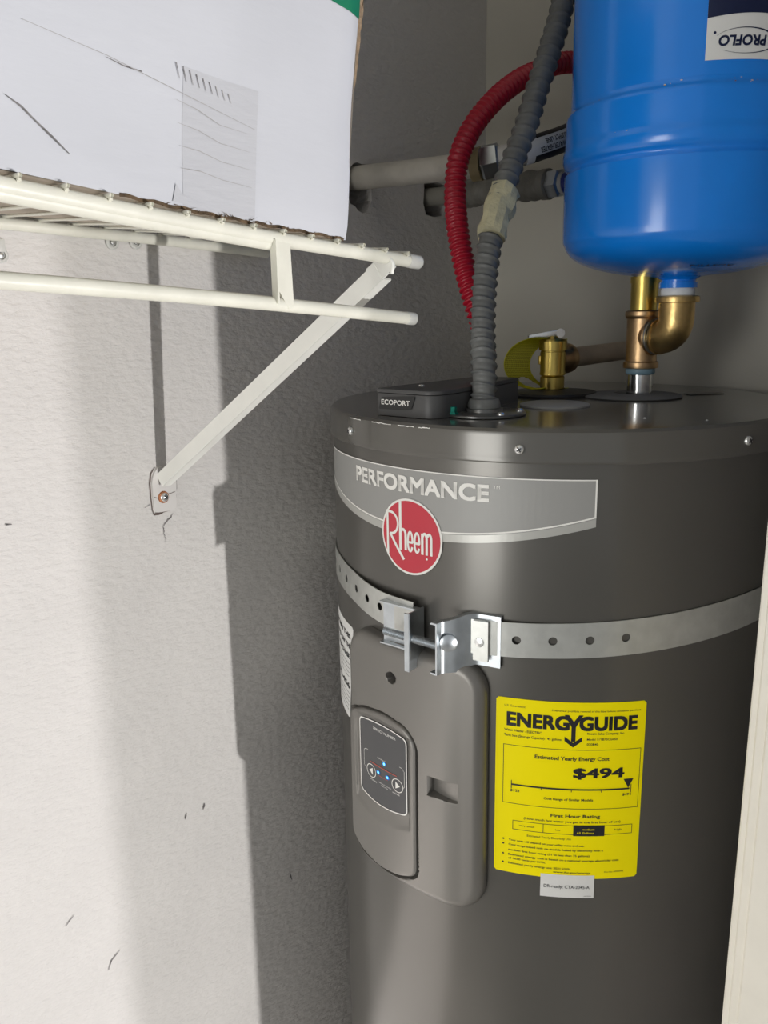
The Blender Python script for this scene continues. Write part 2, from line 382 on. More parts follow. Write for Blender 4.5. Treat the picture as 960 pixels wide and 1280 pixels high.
# silver name label
def zb(th): return 1.386 + 0.0243*((th+.8)/40.)**2
A, B = -41.0, 39.25
def glab(a, b, lo, hi, n=40):
    ths = [a+(b-a)*k/n for k in range(n+1)]
    return [(t, lo(t)) for t in ths] + [(t, hi(t)) for t in reversed(ths)]
def strip(a, b, lo, hi, n=60):
    ths = [a+(b-a)*k/n for k in range(n+1)]
    V_ = [(t, lo(t)) for t in ths] + [(t, hi(t)) for t in ths]
    return V_, [(i, i+1, n+2+i, n+1+i) for i in range(n)]
ZT = 1.4537
g = L2().add(strip(A, B, zb, lambda t: ZT)); name_label = g.out('name_label', m_silverlab, hmap(.0005), heater)
lab(name_label, 'silver curved label with white lettering across the heater front')
L2().add(strip(A, B, zb, lambda t: zb(t)+.0075)).out('label_band', m_silverlab2, hmap(.0007), name_label)
l = L2(); l.add(strip(A, B, lambda t: zb(t)+.0082, lambda t: zb(t)+.0098)); l.add(strip(A, B, lambda t: ZT-.0012, lambda t: ZT-.0001))
l.add(quad2d(B-.35, B, zb(B)+.008, ZT)); l.out('label_border', m_white, hmap(.0008), name_label)
l = L2(); l.add(text_heavy('PERFORMANCE', -20.0, 18.1, 1.4300, 0.0172, .16, .0007)); l.add(text2d('TM', 18.9, 20.3, 1.4430, .0030))
l.out('lettering', m_white, hmap(.0010), name_label)
# round red badge
def bad(off): return lambda x, y: hpt(-.8 + math.degrees(x/HR), 1.3856+y, off)
def disc2(rx, ry): 
    v = [(0, 0)]; f = []; N = 48; K = 6
    for k in range(1, K+1):
        for i in range(N): v.append((rx*k/K*math.cos(2*math.pi*i/N), ry*k/K*math.sin(2*math.pi*i/N)))
    for i in range(N): f.append((0, 1+i, 1+(i+1) % N))
    for k in range(1, K):
        for i in range(N): a = 1+(k-1)*N; f.append((a+i, a+N+i, a+N+(i+1) % N, a+(i+1) % N))
    return v, f
badge = L2().add(disc2(.0390, .0385)).out('badge', m_white, bad(.0012), heater); lab(badge, 'round red badge with a white rim and white lettering')
L2().add(disc2(.0368, .0363)).out('badge_face', m_red, bad(.0014), badge)
l = L2(); w_ = .0030
def arc(cx, cy, rx, ry, a0, a1, n=14): return [(cx+rx*math.cos(R_(a0+(a1-a0)*k/n)), cy+ry*math.sin(R_(a0+(a1-a0)*k/n))) for k in range(n+1)]
l.add(stroke2d([(-.0300, .0235), (-.0297, -.022)], w_))                                   # R stem
l.add(stroke2d([(-.0312, .0222), (-.0255, .0222)] + arc(-.0255, .0110, .0105, .0112, 88, -88) + [(-.0265, -.0002)], .0026))
l.add(stroke2d([(-.0262, .0000), (-.0170, -.0122), (-.0072, -.0243)], .0030))              # R leg
l.add(stroke2d([(-.0117, .0346), (-.0117, -.0148)], .0034))                                # tall h stem
l.add(stroke2d(arc(-.0080, .0015, .0033, .0052, 150, 0) + [(-.0047, -.0140)], .0030))
for cx in (.0012, .0097):                                                                # two condensed e
    l.add(stroke2d([(cx-.0026, -.0050), (cx+.0030, -.0050)] + arc(cx, -.0050, .0030, .0106, 0, 180) + arc(cx, -.0050, .0030, .0090, 180, 330), .0024))
l.add(stroke2d([(.0162, .0062), (.0162, -.0150)], .0030))
for cx in (.0190, .0243):
    l.add(stroke2d(arc(cx, .0010, .0024, .0052, 155, 0) + [(cx+.0024, -.0150)], .0027))
l.add(disc2(.0011, .0011)); l.v[-(1+48*6):] = [(x+.0215, y-.0188) for x, y in l.v[-(1+48*6):]]
l.out('lettering', m_white, bad(.0017), badge)

# yellow energy label
yo = rrect(20.2, 51.7, 1.048, 1.2390, .0, 1)
yo = [(20.7, 1.048), (51.2, 1.048), (51.7, 1.0505), (51.7, 1.2365), (51.2, 1.239), (20.7, 1.239), (20.2, 1.2365), (20.2, 1.0505)]
yl = on_heater(yo, .0006).out('energy_label', m_yellow, heater); lab(yl, 'bright yellow energy guide label with black print')
ink = L2()
def T_(s, a, b, z, h, bold=0.0, res=2, **k): ink.add(text2d(s, a, b, z, h, bold, res, **k))
T_('U.S. Government', 22.0, 26.4, 1.2302, .0022)
T_('Federal law prohibits removal of this label before consumer purchase.', 31.9, 50.6, 1.2293, .0020)
ink.add(text_heavy('ENERG', 22.5, 35.6, 1.2100, .0158, .17, .0008)); ink.add(text_heavy('GUIDE', 37.6, 49.9, 1.2100, .0158, .17, .0008))
# the Y whose stem becomes a down arrow
ink.add(stroke2d([(35.0, 1.2262), (36.55, 1.2150)], .9)) if False else None
def dm(x): return math.degrees(x/HR)
def P2(pts): ink.add(poly2d(pts))
cxY = 36.45
P2([(cxY-dm(.0088), 1.2262), (cxY-dm(.0048), 1.2262), (cxY, 1.2192), (cxY, 1.2135), (cxY-dm(.0019), 1.2135)])
P2([(cxY+dm(.0088), 1.2262), (cxY+dm(.0019), 1.2135), (cxY, 1.2135), (cxY, 1.2192), (cxY+dm(.0048), 1.2262)])
P2([(cxY-dm(.0020), 1.2140), (cxY-dm(.0020), 1.1985), (cxY+dm(.0020), 1.1985), (cxY+dm(.0020), 1.2140)])
P2([(cxY-dm(.0082), 1.2035), (cxY-dm(.0082), 1.1990), (cxY, 1.1925), (cxY, 1.1972)])
P2([(cxY+dm(.0082), 1.2035), (cxY, 1.1972), (cxY, 1.1925), (cxY+dm(.0082), 1.1990)])
T_('Water Heater - ELECTRIC', 22.0, 29.9, 1.2045, .0026, .012); T_('Tank Size (Storage Capacity):  45 gallons', 22.0, 34.0, 1.1990, .0026, .008)
T_('Rheem Sales Company, Inc.', 39.3, 47.2, 1.2060, .0024, .008); T_('Model 11YB70CG0S0', 39.3, 45.7, 1.2000, .0024, .008); T_('070B40', 39.3, 41.7, 1.1948, .0024, .01)
def rect_line(a, b, z0, z1, w=.0005):
    wa = dm(w)
    N = 10
    for z in (z0, z1): ink.add(strip(a, b, lambda t, z=z: z, lambda t, z=z: z+w, N))
    ink.add(quad2d(a, a+wa, z0, z1)); ink.add(quad2d(b-wa, b, z0, z1+w))
rect_line(21.9, 51.0, 1.1262, 1.1895)
T_('Estimated Yearly Energy Cost', 28.6, 44.2, 1.1785, .0040, .022)
ink.add(text_heavy('$494', 36.7, 47.6, 1.1600, .0112, .16, .0004))
ink.add(strip(23.7, 48.9, lambda t: 1.1465, lambda t: 1.1482, 14)); ink.add(quad2d(23.7, 23.85, 1.1430, 1.1520)); ink.add(quad2d(49.15, 49.3, 1.1430, 1.1520))
for k in (1, 2, 3): ink.add(quad2d(23.7+6.35*k, 23.85+6.35*k, 1.1445, 1.1470))
P2([(47.5, 1.1580), (49.7, 1.1580), (48.6, 1.1482)])
T_('$121', 23.5, 25.5, 1.1398, .0026, .02); T_('$494', 47.4, 49.35, 1.1400, .0026, .02)
T_('Cost Range of Similar Models', 30.7, 41.1, 1.1350, .0026, .014)
T_('First Hour Rating', 32.3, 42.8, 1.1165, .0036, .022)
T_('(How much hot water you get in the first hour of use)', 26.6, 47.3, 1.1108, .0024, .012)
rect_line(24.2, 50.0, 1.0978, 1.1075)
for t in (30.75,): ink.add(quad2d(t, t+.11, 1.0978, 1.1075))
ink.add(strip(37.2, 43.9, lambda t: 1.0965, lambda t: 1.1085, 4))
T_('very small', 25.6, 28.9, 1.1022, .0020); T_('low', 33.4, 34.5, 1.1015, .0020); T_('high', 46.1, 47.6, 1.1022, .0020)
T_('Estimated Yearly Electricity Use', 27.4, 36.8, 1.0918, .0024)
for s, b, z in (('Your cost will depend on your utility rates and use.', 39.7, 1.0845), ('Cost range based only on models fueled by electricity with a', 43.8, 1.0792), ('medium first hour rating (51 to less than 75 gallons)', 40.9, 1.0732),
                ('Estimated energy cost is based on a national average electricity cost', 47.4, 1.0678), ('of 14.00 cents per kWh.', 31.5, 1.0635), ('Estimated yearly energy use: 3531 kWh.', 37.0, 1.0580)):
    T_(s, 23.4, b, z, .0022, .014)
    if s[0] in 'YCE': ink.add(([(x+22.25, y+z+.001) for x, y in [(dm(px_), py_) for px_, py_ in ellipse(0, 0, .0010, .0010, 8)]], [tuple(range(8))]))
T_('www.ftc.gov/energy', 33.2, 41.3, 1.0540, .0022, .01); T_('Part No. AM00048', 44.3, 48.5, 1.0550, .0016)
ink.out('lettering', m_ink, hmap(.0009), yl)
l = L2(); l.add(text2d('medium', 39.1, 41.7, 1.1032, .0021, .01, 2)); l.add(text2d('63 Gallons', 38.0, 41.6, 1.0992, .0022, .01, 2))
l.out('lettering', m_yellow, hmap(.0012), yl)
# small white sticker under it
sl = on_heater([(30.55, 1.0262), (42.2, 1.0262), (42.2, 1.0520), (30.55, 1.0520)], .0009).out('small_sticker', m_paper, heater); lab(sl, 'small white sticker under the yellow label')
l = L2(); l.add(text2d('DR-ready: CTA-2045-A', 31.3, 41.2, 1.0370, .0036, .006)); l.add(text2d('AM3099', 40.0, 41.6, 1.0280, .0012)); l.out('lettering', m_ink, hmap(.0012), sl)
# white warning label at the left edge
wl = on_heater([(-58, 1.137), (-30, 1.137), (-29, 1.139), (-24.6, 1.2545), (-25.2, 1.2571), (-58, 1.2571)], .0006).out('warning_label', m_paper, heater); lab(wl, 'white label with black print at the left edge')
l = L2()
l.add(text2d('CALL TO OBTAIN THIS', -57, -26.6, 1.2400, .0062, .03)); l.add(text2d('NUMBER PRINTED ON THE', -57, -26.4, 1.2270, .0062, .03)); l.add(text2d('ACCOUNT AT PURCHASE.', -57, -27.2, 1.2140, .0062, .03))
for k in range(4): l.add(text2d('for service and parts contact the installer or dealer', -56, -27.6-.3*k, 1.2065-.0055*k, .0018, .01))
l.add(text2d('1-800-975-456', -56, -28.2, 1.1755, .0068, .03))
for k in range(5): l.add(text2d('have the serial number of this heater ready when calling', -56, -28.6-.3*k, 1.1690-.0055*k, .0018, .01))
l.out('lettering', m_ink, hmap(.0009), wl)

# control panel: raised plastic cover, its relief evaluated on a polar grid
def smooth(t): t = min(1, max(0, t)); return t*t*(3-2*t)
def sdpoly(P, x, y):
    """signed distance (metres; negative inside) of points to polygon; numpy arrays"""
    d = np.full(x.shape, 1e9); ins = np.zeros(x.shape, bool); n = len(P)
    for i in range(n):
        ax_, ay_ = P[i]; bx, by = P[(i+1) % n]; ex, ey = bx-ax_, by-ay_
        t = np.clip(((x-ax_)*ex + (y-ay_)*ey)/(ex*ex+ey*ey+1e-15), 0, 1)
        d = np.minimum(d, np.hypot(x-ax_-t*ex, y-ay_-t*ey))
        c = ((ay_ > y) != (by > y)) & (x < (bx-ax_)*(y-ay_)/((by-ay_) if abs(by-ay_) > 1e-12 else 1e-12) + ax_); ins ^= c
    return np.where(ins, -d, d)
def closed_spline(P, n=6):
    P = [Vector((*p, 0)) for p in P]; N = len(P); out = []
    for i in range(N):
        a, b, c_, d = P[(i-1) % N], P[i], P[(i+1) % N], P[(i+2) % N]
        for k in range(n):
            t = k/n; q = 0.5*((2*b)+(c_-a)*t+(2*a-5*b+4*c_-d)*t*t+(3*b-a-3*c_+d)*t**3); out.append((q.x, q.y))
    return out
def am(th): return R_(th)*HR               # degrees -> arc metres
def to_m(P): return [(am(t), z) for t, z in P]
panel_out = rrect(am(-20.8), am(18.6), 0.9965, 1.2745, .033, 10)
def corner_round(P, r, n=5):
    out = []; N = len(P)
    for i in range(N):
        a, b, c_ = Vector(P[i-1]), Vector(P[i]), Vector(P[(i+1) % N]); u = (a-b); v = (c_-b); q = min(r, u.length*.45, v.length*.45)
        p0 = b+u.normalized()*q; p1 = b+v.normalized()*q
        for k in range(n+1):
            t = k/n; out.append(tuple(p0*(1-t)**2 + b*2*t*(1-t) + p1*t*t))
    return out
door_out = corner_round(to_m([(-19.6, 1.1745), (-13.5, 1.1870), (-6.5, 1.1925), (0.2, 1.1875), (2.9, 1.1720), (2.9, 1.0190), (-2, 1.0085), (-8.4, 1.0045), (-15, 1.0085), (-20.0, 1.0195)]), .009)
disp_out = corner_round(to_m([(-15.3, 1.1740), (-11, 1.1778), (-7.5, 1.1790), (-3.5, 1.1783), (.6, 1.1745), (.6, 1.0865), (-3.5, 1.0825), (-7.5, 1.0810), (-11, 1.0820), (-15.3, 1.0862)]), .006)
def fan(outline, hf, nr, scale_y=1.0, dens=None, centre=None, power=1.0):
    """polar grid inside outline -> vertices with height hf(x, y)"""
    P = [Vector(p) for p in outline]
    if dens:
        Q = []
        for i in range(len(P)):
            a, b = P[i], P[(i+1) % len(P)]; k = max(1, int((b-a).length/dens))
            Q += [a.lerp(b, j/k) for j in range(k)]
        P = Q
    c = Vector(centre) if centre else sum(P, Vector((0, 0)))/len(P); N = len(P)
    xs = [c.x]; ys = [c.y]
    for k in range(1, nr+1):
        t = (k/nr)**power
        for p in P: q = c.lerp(p, t); xs.append(q.x); ys.append(q.y)
    xs = np.array(xs); ys = np.array(ys); h = hf(xs, ys)
    V_ = [hpt(math.degrees(x/HR), y, hh) for x, y, hh in zip(xs, ys, h)]
    F_ = [(0, 1+i, 1+(i+1) % N) for i in range(N)]
    for k in range(nr-1):
        a = 1+k*N; F_ += [(a+i, a+N+i, a+N+(i+1) % N, a+(i+1) % N) for i in range(N)]
    # skirt
    a = 1+(nr-1)*N; b = len(V_); V_ += [hpt(math.degrees(p.x/HR), p.y, 0.0005) for p in P]; F_ += [(a+i, b+i, b+(i+1) % N, a+(i+1) % N) for i in range(N)]
    return V_, F_
sm_ = lambda t: np.clip(t, 0, 1)**2*(3-2*np.clip(t, 0, 1))
def grid_panel():
    x0, x1, z0, z1 = am(-20.8), am(18.6), .9965, 1.2745; st = .0011
    def hf(x, y):
        d = -sdpoly(panel_out, x, y)
        h = .003 + .0125*np.sqrt(np.clip(1-(1-np.clip(d/.012, 0, 1))**2, 0, 1))
        h = h + .0015*sm_((am(14)-x)/.02)
        dd = sdpoly(door_out, x, y); h = h - .0070*sm_((.0026-dd)/.0008)
        # finger slot with a ramp
        sx0, sx1, sy0, sy1 = am(5.9), am(13.0), 1.1215, 1.1435
        ins = np.minimum(np.minimum(x-sx0, sx1-x), np.minimum(y-sy0, sy1-y))
        ramp = .011*(1-np.clip((x-sx0)/(sx1-sx0), 0, 1)*.75)
        h = h - ramp*sm_(ins/.0011)
        r = np.hypot(x-am(-3.7), y-1.2375); h = h - .010*sm_((.0062-r)/.0010)
        return np.maximum(h, .0006)
    return hf
# dense rectangular grid masked to the outline would have steps, so a polar fan is used
V_, F_ = fan(panel_out, grid_panel(), 150, dens=.0020, centre=(am(9.4), 1.1325))
panel = mk('control_panel', V_, F_, m_plastic, heater, 45); lab(panel, 'raised grey plastic control cover with a screen and a finger slot')
lathe([(.0042, 0), (.0042, .003), (.0030, .0042), (.0002, .0044)], hpt(-3.7, 1.2375, .0052), hpt(-3.7, 0, 1)-hpt(-3.7, 0, 0), 16).out('screw', m_black, panel, 40)
def door_h(x, y):
    d = -sdpoly(door_out, x, y)
    h = .0155 + .0028*np.sqrt(np.clip(1-(1-np.clip(d/.004, 0, 1))**2, 0, 1))
    # recessed tray around the screen with a scooped lower lip
    tray = to_m([(-17.3, 1.178), (-11, 1.1835), (-7.5, 1.185), (-3, 1.1835), (1.6, 1.178), (1.6, 1.072), (-3.5, 1.064), (-7.5, 1.0615), (-12, 1.064), (-17.3, 1.072)])
    dt = -sdpoly(tray, x, y)
    zc = 1.0840 - .003*np.cos(np.clip((x-am(-7.4))/.037, -1, 1)*1.4)
    depth = np.where(y > zc, .0026*sm_(dt/.003), .0026*sm_((y-1.0600)/(zc-1.0600))*sm_(dt/.004))
    return h - depth
V_, F_ = fan(door_out, door_h, 60, dens=.0025)
door = mk('display_cover', V_, F_, m_plastic, panel, 45)
def disp_h(x, y): return np.full(x.shape, .0166)
V_, F_ = fan(disp_out, disp_h, 8, dens=.004)
disp = mk('screen', V_, F_, m_display, None, 45); disp.parent = panel; disp['label'] = 'dark screen with a white outline, arrow buttons and blue lights'
def near(off): return lambda x, y: hpt(x, y, off)
dt_ = [(math.degrees(x/HR), z) for x, z in disp_out]
cx_, cz_ = -7.4, 1.130
l = L2(); N = len(dt_); inn = [(cx_+(t-cx_)*.962, cz_+(z-cz_)*.974) for t, z in dt_]; out_ = [(cx_+(t-cx_)*.998, cz_+(z-cz_)*.998) for t, z in dt_]
l.add(ring2d(out_, inn))
def circ_btn(th, z, ra=.0078): return ring2d([(th+dm(ra*math.cos(a)), z+ra*math.sin(a)) for a in [2*math.pi*k/32 for k in range(32)]], [(th+dm((ra-.0008)*math.cos(a)), z+(ra-.0008)*math.sin(a)) for a in [2*math.pi*k/32 for k in range(32)]])
l.add(circ_btn(-10.9, 1.1170)); l.add(circ_btn(-2.25, 1.1172))
l.add(([(-11.65, 1.1170), (-10.35, 1.1212), (-10.35, 1.1128)], [(0, 1, 2)])); l.add(([(-1.5, 1.1172), (-2.8, 1.1214), (-2.8, 1.1130)], [(0, 1, 2)]))
def bline(pts, w=.0004):
    l.add(stroke2d([(R_(t)*HR, z) for t, z in pts], w)); k = 2*len(pts); l.v[-k:] = [(dm(x), y) for x, y in l.v[-k:]]
bline([(-13.6, 1.1370), (-12.9, 1.1395), (-0.9, 1.1400), (-.2, 1.1370), (-.2, 1.119), (-.6, 1.1175)]); bline([(-13.6, 1.1370), (-13.6, 1.1185), (-12.8, 1.1170)])
l.add(text2d('SERVICE NUMBER', -9.9, -2.6, 1.1688, .0030)); l.add(text2d('SET POINT', -8.5, -5.9, 1.1368, .0018))
l.add(text2d('LOWER', -11.2, -8.9, 1.1060, .0018)); l.add(text2d('HIGHER', -3.7, -1.6, 1.1060, .0018)); l.add(text2d('PRESS BOTH TO HOLD', -8.2, -4.2, 1.1085, .0014)); l.add(text2d('5 SECONDS', -7.4, -5.2, 1.1062, .0012))
l.out('screen_print', m_white, near(.01695), None).parent = disp
l = L2(); bline_m = l
l.add(strip(-11.2, -2.4, lambda t: 1.1274, lambda t: 1.1282, 6)); l.add(strip(-8.2, -5.2, lambda t: 1.1168, lambda t: 1.1172, 4)); l.out('scale_line', m_redp, near(.01700), None).parent = disp
for th, z in ((-6.3, 1.1345), (-8.35, 1.1205), (-5.3, 1.1205)):
    o = L2().add(([(th+dm(.0030*math.cos(a)), z+.0026*math.sin(a)) for a in [2*math.pi*k/16 for k in range(16)]], [tuple(range(16))])).out('light_halo', m_ledhalo, near(.01705), None); o.parent = disp  # dim disc paints the glow spreading around each indicator light
    o = L2().add(([(th+dm(.0013*math.cos(a)), z+.0013*math.sin(a)) for a in [2*math.pi*k/12 for k in range(12)]], [tuple(range(12))])).out('light', m_led, near(.01715), None); o.parent = disp
for o in list(C.objects):
    if o.parent is disp: o['label'] = {'screen_print': 'white screen print', 'scale_line': 'red line print'}.get(o.name.split('.')[0], 'blue indicator light with its painted halo') if o.name.split('.')[0] not in () else ''
# that is a fourth level under heater > panel > screen, so the screen becomes a part of the heater itself
disp.parent = heater; disp.matrix_parent_inverse = Matrix.Translation(heater.location).inverted()

# things fixed on the top cover
ZT_ = 1.4992
def top_ring(x, y, prof, m, name, n=48, ang=40): return lathe(prof, (x, y, ZT_), n=n).out(name, m, heater, ang)
lab(top_ring(.352, .934, [(.026, -.0004), (.056, 0), (.0575, .0012), (.055, .0026), (.030, .0042), (.021, .0045), (.0205, .0008), (.0004, .0004)], m_grayrub, 'grommet'), 'dark grey foam grommet around the steel pipe')
lab(top_ring(.262, .905, [(.053, -.0002), (.0535, .002), (.052, .0042), (.012, .0048)], m_black, 'grommet'), 'black foam grommet under the relief valve')
lab(top_ring(.327, .800, [(.0375, 0), (.0375, .0018), (.035, .0026), (.0004, .0028)], m_lgray, 'plug'), 'light grey round plug')
# junction box (with rounded front right corner)
ang_ = R_(0); pts = [(.2185, .6315), (.2185, .812), (.2690, .812), (.2960, .700), (.2970, .6425)]
pts = [(.2190, .6330), (.2190, .8150), (.2700, .8150), (.2955, .6650)] + [(.2805+.0150*math.cos(R_(a)), .6480+.0165*math.sin(R_(a))) for a in (10, -10, -30, -50, -70, -90)] + [(.2250, .6308)]
def prism(pts, z0, z1, bev=0.0, inset=0.0):
    c = Vector((sum(p[0] for p in pts)/len(pts), sum(p[1] for p in pts)/len(pts)))
    def sc(k): return [Vector(p) + (c-Vector(p)).normalized()*k for p in pts]
    rings = [(sc(inset), z0), (sc(inset), z1-bev), (sc(inset+bev*.3), z1-bev*.3), (sc(inset+bev), z1)]; n = len(pts); g = G()
    V_ = [(p.x, p.y, z) for r, z in rings for p in r]; F_ = [(k*n+i, k*n+(i+1) % n, (k+1)*n+(i+1) % n, (k+1)*n+i) for k in range(3) for i in range(n)]
    F_ += [tuple(range(n-1, -1, -1)), tuple(3*n+i for i in range(n))]; g.add(V_, F_); return g
if (pts[1][1]-pts[0][1]) > 0: pts = pts[::-1]
jb = prism(pts, ZT_, 1.5215, .0005).out('junction_box', m_blackp, heater, 30); lab(jb, 'dark grey plastic connector box on top of the heater')
prism(pts, 1.5222, 1.5262, .0016, -.0008).out('lid', m_blackp, jb, 30)
for x, y in ((.245, .672), (.271, .735), (.236, .79)): lathe([(.0035, 0), (.0030, .0014), (.0002, .002)], (x, y, 1.5262), n=14).out('lid_screw', m_screw, jb, 40)
fy = .6306
pl = L2(); pv = poly2d([(x, z) for x, z in corner_round([(.2225, 1.5065), (.2262, 1.5185), (.2690, 1.5215), (.2705, 1.5200), (.2660, 1.5085), (.2600, 1.5070)], .0015, 3)])
npl = mk('name_plate', [(x, fy-.0006-.0, z-.001) for x, z in pv[0]], pv[1], m_black, None); npl.parent = jb
tv = text2d('ECOPORT', .2268, .2645, 1.5110, .0052, .02, 2)
o = mk('lettering', [(x, fy-.0010, z-.0005) for x, z in tv[0]], tv[1], m_white, None); o.parent = jb
# round metal cover plate with the conduit
cpl = lathe([(.0405, 0), (.0415, .0004), (.0415, .0022), (.0405, .0028), (.019, .0032), (.0185, .006), (.016, .0062)], (.3090, .6935, ZT_), n=56).out('cover_plate', m_zinc if False else mat('grey painted plate', (.16, .16, .155), .28, metal=.6), heater, 35)
lab(cpl, 'round grey metal plate at the foot of the conduit')
for a in (-118, -28, 38, 150):
    if a == 150: continue
    p = (.3090+.0355*math.cos(R_(a)), .6935+.0355*math.sin(R_(a)), ZT_+.0028); lathe([(.0040, 0), (.0040, .0010), (.0026, .0026), (.0002, .003)], p, n=14).out('plate_screw', m_screw, cpl, 40)
gp = (.2960, .6585, ZT_+.0028); o = lathe([(.0052, 0), (.0052, .0018), (.0038, .0018), (.0038, .0068), (.0032, .0074), (.0002, .0075)], gp, n=6).out('ground_screw', m_teal, cpl, 30); lab(o, 'green hex ground screw')
# small silver sticker behind the grommet
v, f = poly2d([(.385, 1.000), (.420, 1.035), (.4300, 1.020), (.403, .982)]); mk('sticker', [(x, y, ZT_+.0006) for x, y in v], f, mat('silver sticker', (.22, .21, .19), .35, metal=.3), heater)

# ================================================================== SEISMIC STRAP
strap = thing('seismic_strap', (HC.x, HC.y-HR, 1.30), 'galvanised metal strap bolted around the grey water heater above its control panel', 'metal strap')
def band(path, w, z_of, m, parent, holes, name='band', thick=.0011):
    """path: list of (th, r); z_of(th) centre; holes: list of th; a strip with real punched holes"""
    bm = bmesh.new(); s0 = path[0][0]; s1 = path[-1][0]
    def rr(th):
        for (a, ra), (b, rb) in zip(path, path[1:]):
            if a <= th <= b: return ra + (rb-ra)*(th-a)/(b-a)
        return path[0][1] if th < s0 else path[-1][1]
    def loop(pts):
        vs_ = [bm.verts.new((x, y, 0)) for x, y in pts]; return [bm.edges.new((vs_[i], vs_[(i+1) % len(vs_)])) for i in range(len(vs_))]
    N = int((s1-s0)/2)+1; e = []
    ths = [s0+(s1-s0)*k/N for k in range(N+1)]
    e += loop([(t, -w/2) for t in ths] + [(t, w/2) for t in reversed(ths)])
    for h in holes: e += loop([(h+dm(.0042*math.cos(a)), .0042*math.sin(a)) for a in [2*math.pi*k/14 for k in range(14)]])
    bmesh.ops.triangle_fill(bm, use_beauty=True, use_dissolve=False, edges=e)
    x = s0+1.0
    while x < s1: bmesh.ops.bisect_plane(bm, geom=bm.verts[:]+bm.edges[:]+bm.faces[:], dist=1e-7, plane_co=(x, 0, 0), plane_no=(1, 0, 0)); x += 1.5
    r = bmesh.ops.extrude_face_region(bm, geom=bm.faces[:])
    top = [g_ for g_ in r['geom'] if isinstance(g_, bmesh.types.BMVert)]; ts = set(top)
    for v in bm.verts: v.co = hpt(v.co.x, z_of(v.co.x)+v.co.y, rr(v.co.x) + (thick if v in ts else 0))
    bmesh.ops.recalc_face_normals(bm, faces=bm.faces[:])
    me = bpy.data.meshes.new(name); bm.to_mesh(me); bm.free(); return link(name, me, m, parent, 30)
HOLES_L = [-27.6, -20.9, -14.7, -9.1]; 
bl = band([(-175, .0006), (-32, .0006), (-22, .0012), (-14, .0045), (-8, .0072), (1.5, .0085)], .0345, lambda t: 1.3148 - .0095*smooth((t+40)/34), m_galv, strap, [-41.5, -34.4]+HOLES_L)
br = band([(12.5, .0065), (18, .0050), (24, .0028), (32, .0008), (180, .0006)], .0345, lambda t: 1.2995 + .0135*smooth((t-20)/65), m_galv, strap, [24.3, 31.6, 39.0, 46.3])
for t in HOLES_L[1:]: pass
def tang(th): a = R_(th); return Vector((math.cos(a), math.sin(a), 0)), Vector((math.sin(a), -math.cos(a), 0))   # tangent (+theta), radial out
def bracket(name, th0, prof, z0, z1, lip, m, parent, zf=None):
    """prof: (tangential metres, radial metres); sheet extruded in z with turned lips"""
    u, n_ = tang(th0); base = Vector((HC.x, HC.y, 0)) + n_*HR; th_ = .0018
    P = [Vector(p) for p in corner_round_open(prof, .010, 6)]; g = G(); N = len(P)
    nrm = []
    for i in range(N):
        d = (P[min(i+1, N-1)]-P[max(i-1, 0)]).normalized(); nrm.append(Vector((-d.y, d.x)))
    def pt(q, z): return base + u*q.x + n_*q.y + Vector((0, 0, z))
    V_ = []
    K = 7
    for i, p in enumerate(P):
        zz0, zz1 = (z0, z1) if zf is None else (zf(p.x)[0], zf(p.x)[1])
        for side in (0, 1):
            q0 = p + nrm[i]*th_*side
            # lips: the top and bottom edges turn outwards
            for j, (dz, dr) in enumerate(((0, lip), (0, 0), (.5, 0), (1, 0), (1, lip))):
                z = zz0 + (zz1-zz0)*dz; V_.append(pt(q0 + nrm[i]*dr*(1 if side == 0 else 1) , z + (th_*side if j in (0, 1) else (-th_*side if j in (3, 4) else 0))))
    w = 5
    for i in range(N-1):
        for side in (0, 1):
            for j in range(w-1):
                a = (i*2+side)*w+j; b = a+2*w; g.f.append((a, b, b+1, a+1) if side else (a, a+1, b+1, b))
        for j in (0, w-1):
            a = (i*2)*w+j; b = a+w; g.f.append((a, b, b+2*w, a+2*w))
    for i in (0, N-1):
        for j in range(w-1): a = (i*2)*w+j; g.f.append((a, a+1, a+w+1, a+w))
    g.v = [tuple(v) for v in V_]
    bm = bmesh.new(); me = bpy.data.meshes.new(name); me.from_pydata(g.v, [], g.f); bm.from_mesh(me); bmesh.ops.recalc_face_normals(bm, faces=bm.faces[:]); bm.to_mesh(me); bm.free()
    return link(name, me, m, parent, 28)
def corner_round_open(P, r, n=4):
    out = [P[0]]
    for i in range(1, len(P)-1):
        a, b, c_ = Vector(P[i-1]), Vector(P[i]), Vector(P[i+1]); u = a-b; v = c_-b; q = min(r, u.length*.45, v.length*.45)
        p0 = b+u.normalized()*q; p1 = b+v.normalized()*q
        for k in range(n+1): t = k/n; out.append(tuple(p0*(1-t)**2 + b*2*t*(1-t) + p1*t*t))
    out.append(P[-1]); return out
# right bracket: base under the strap end, S-rise, flange standing off the tank
thR = 14.0
prR = [(.0330, .0035), (.0180, .0035), (.0080, .0038), (-.0020, .0130), (-.0190, .0225), (-.0205, .0305)]
zR = lambda x: (1.2700 - .007*smooth((.01-x)/.02), 1.3215-.006*smooth((.004-x)/.02))
rb = bracket('bracket', thR, prR, 1.268, 1.3215, .0065, m_zinc, strap, zR)
u, n_ = tang(thR); baseR = Vector((HC.x, HC.y, 0)) + n_*HR
rvt = lathe([(.0001, -.0008), (.0085, -.0008), (.0085, .0010), (.0060, .0024), (.0001, .0028)], baseR + u*(-.0125)+n_*.0215+Vector((0, 0, 1.2945)), (u*.5+n_*.87), 24).out('bolt_head', m_zinc, strap, 40)
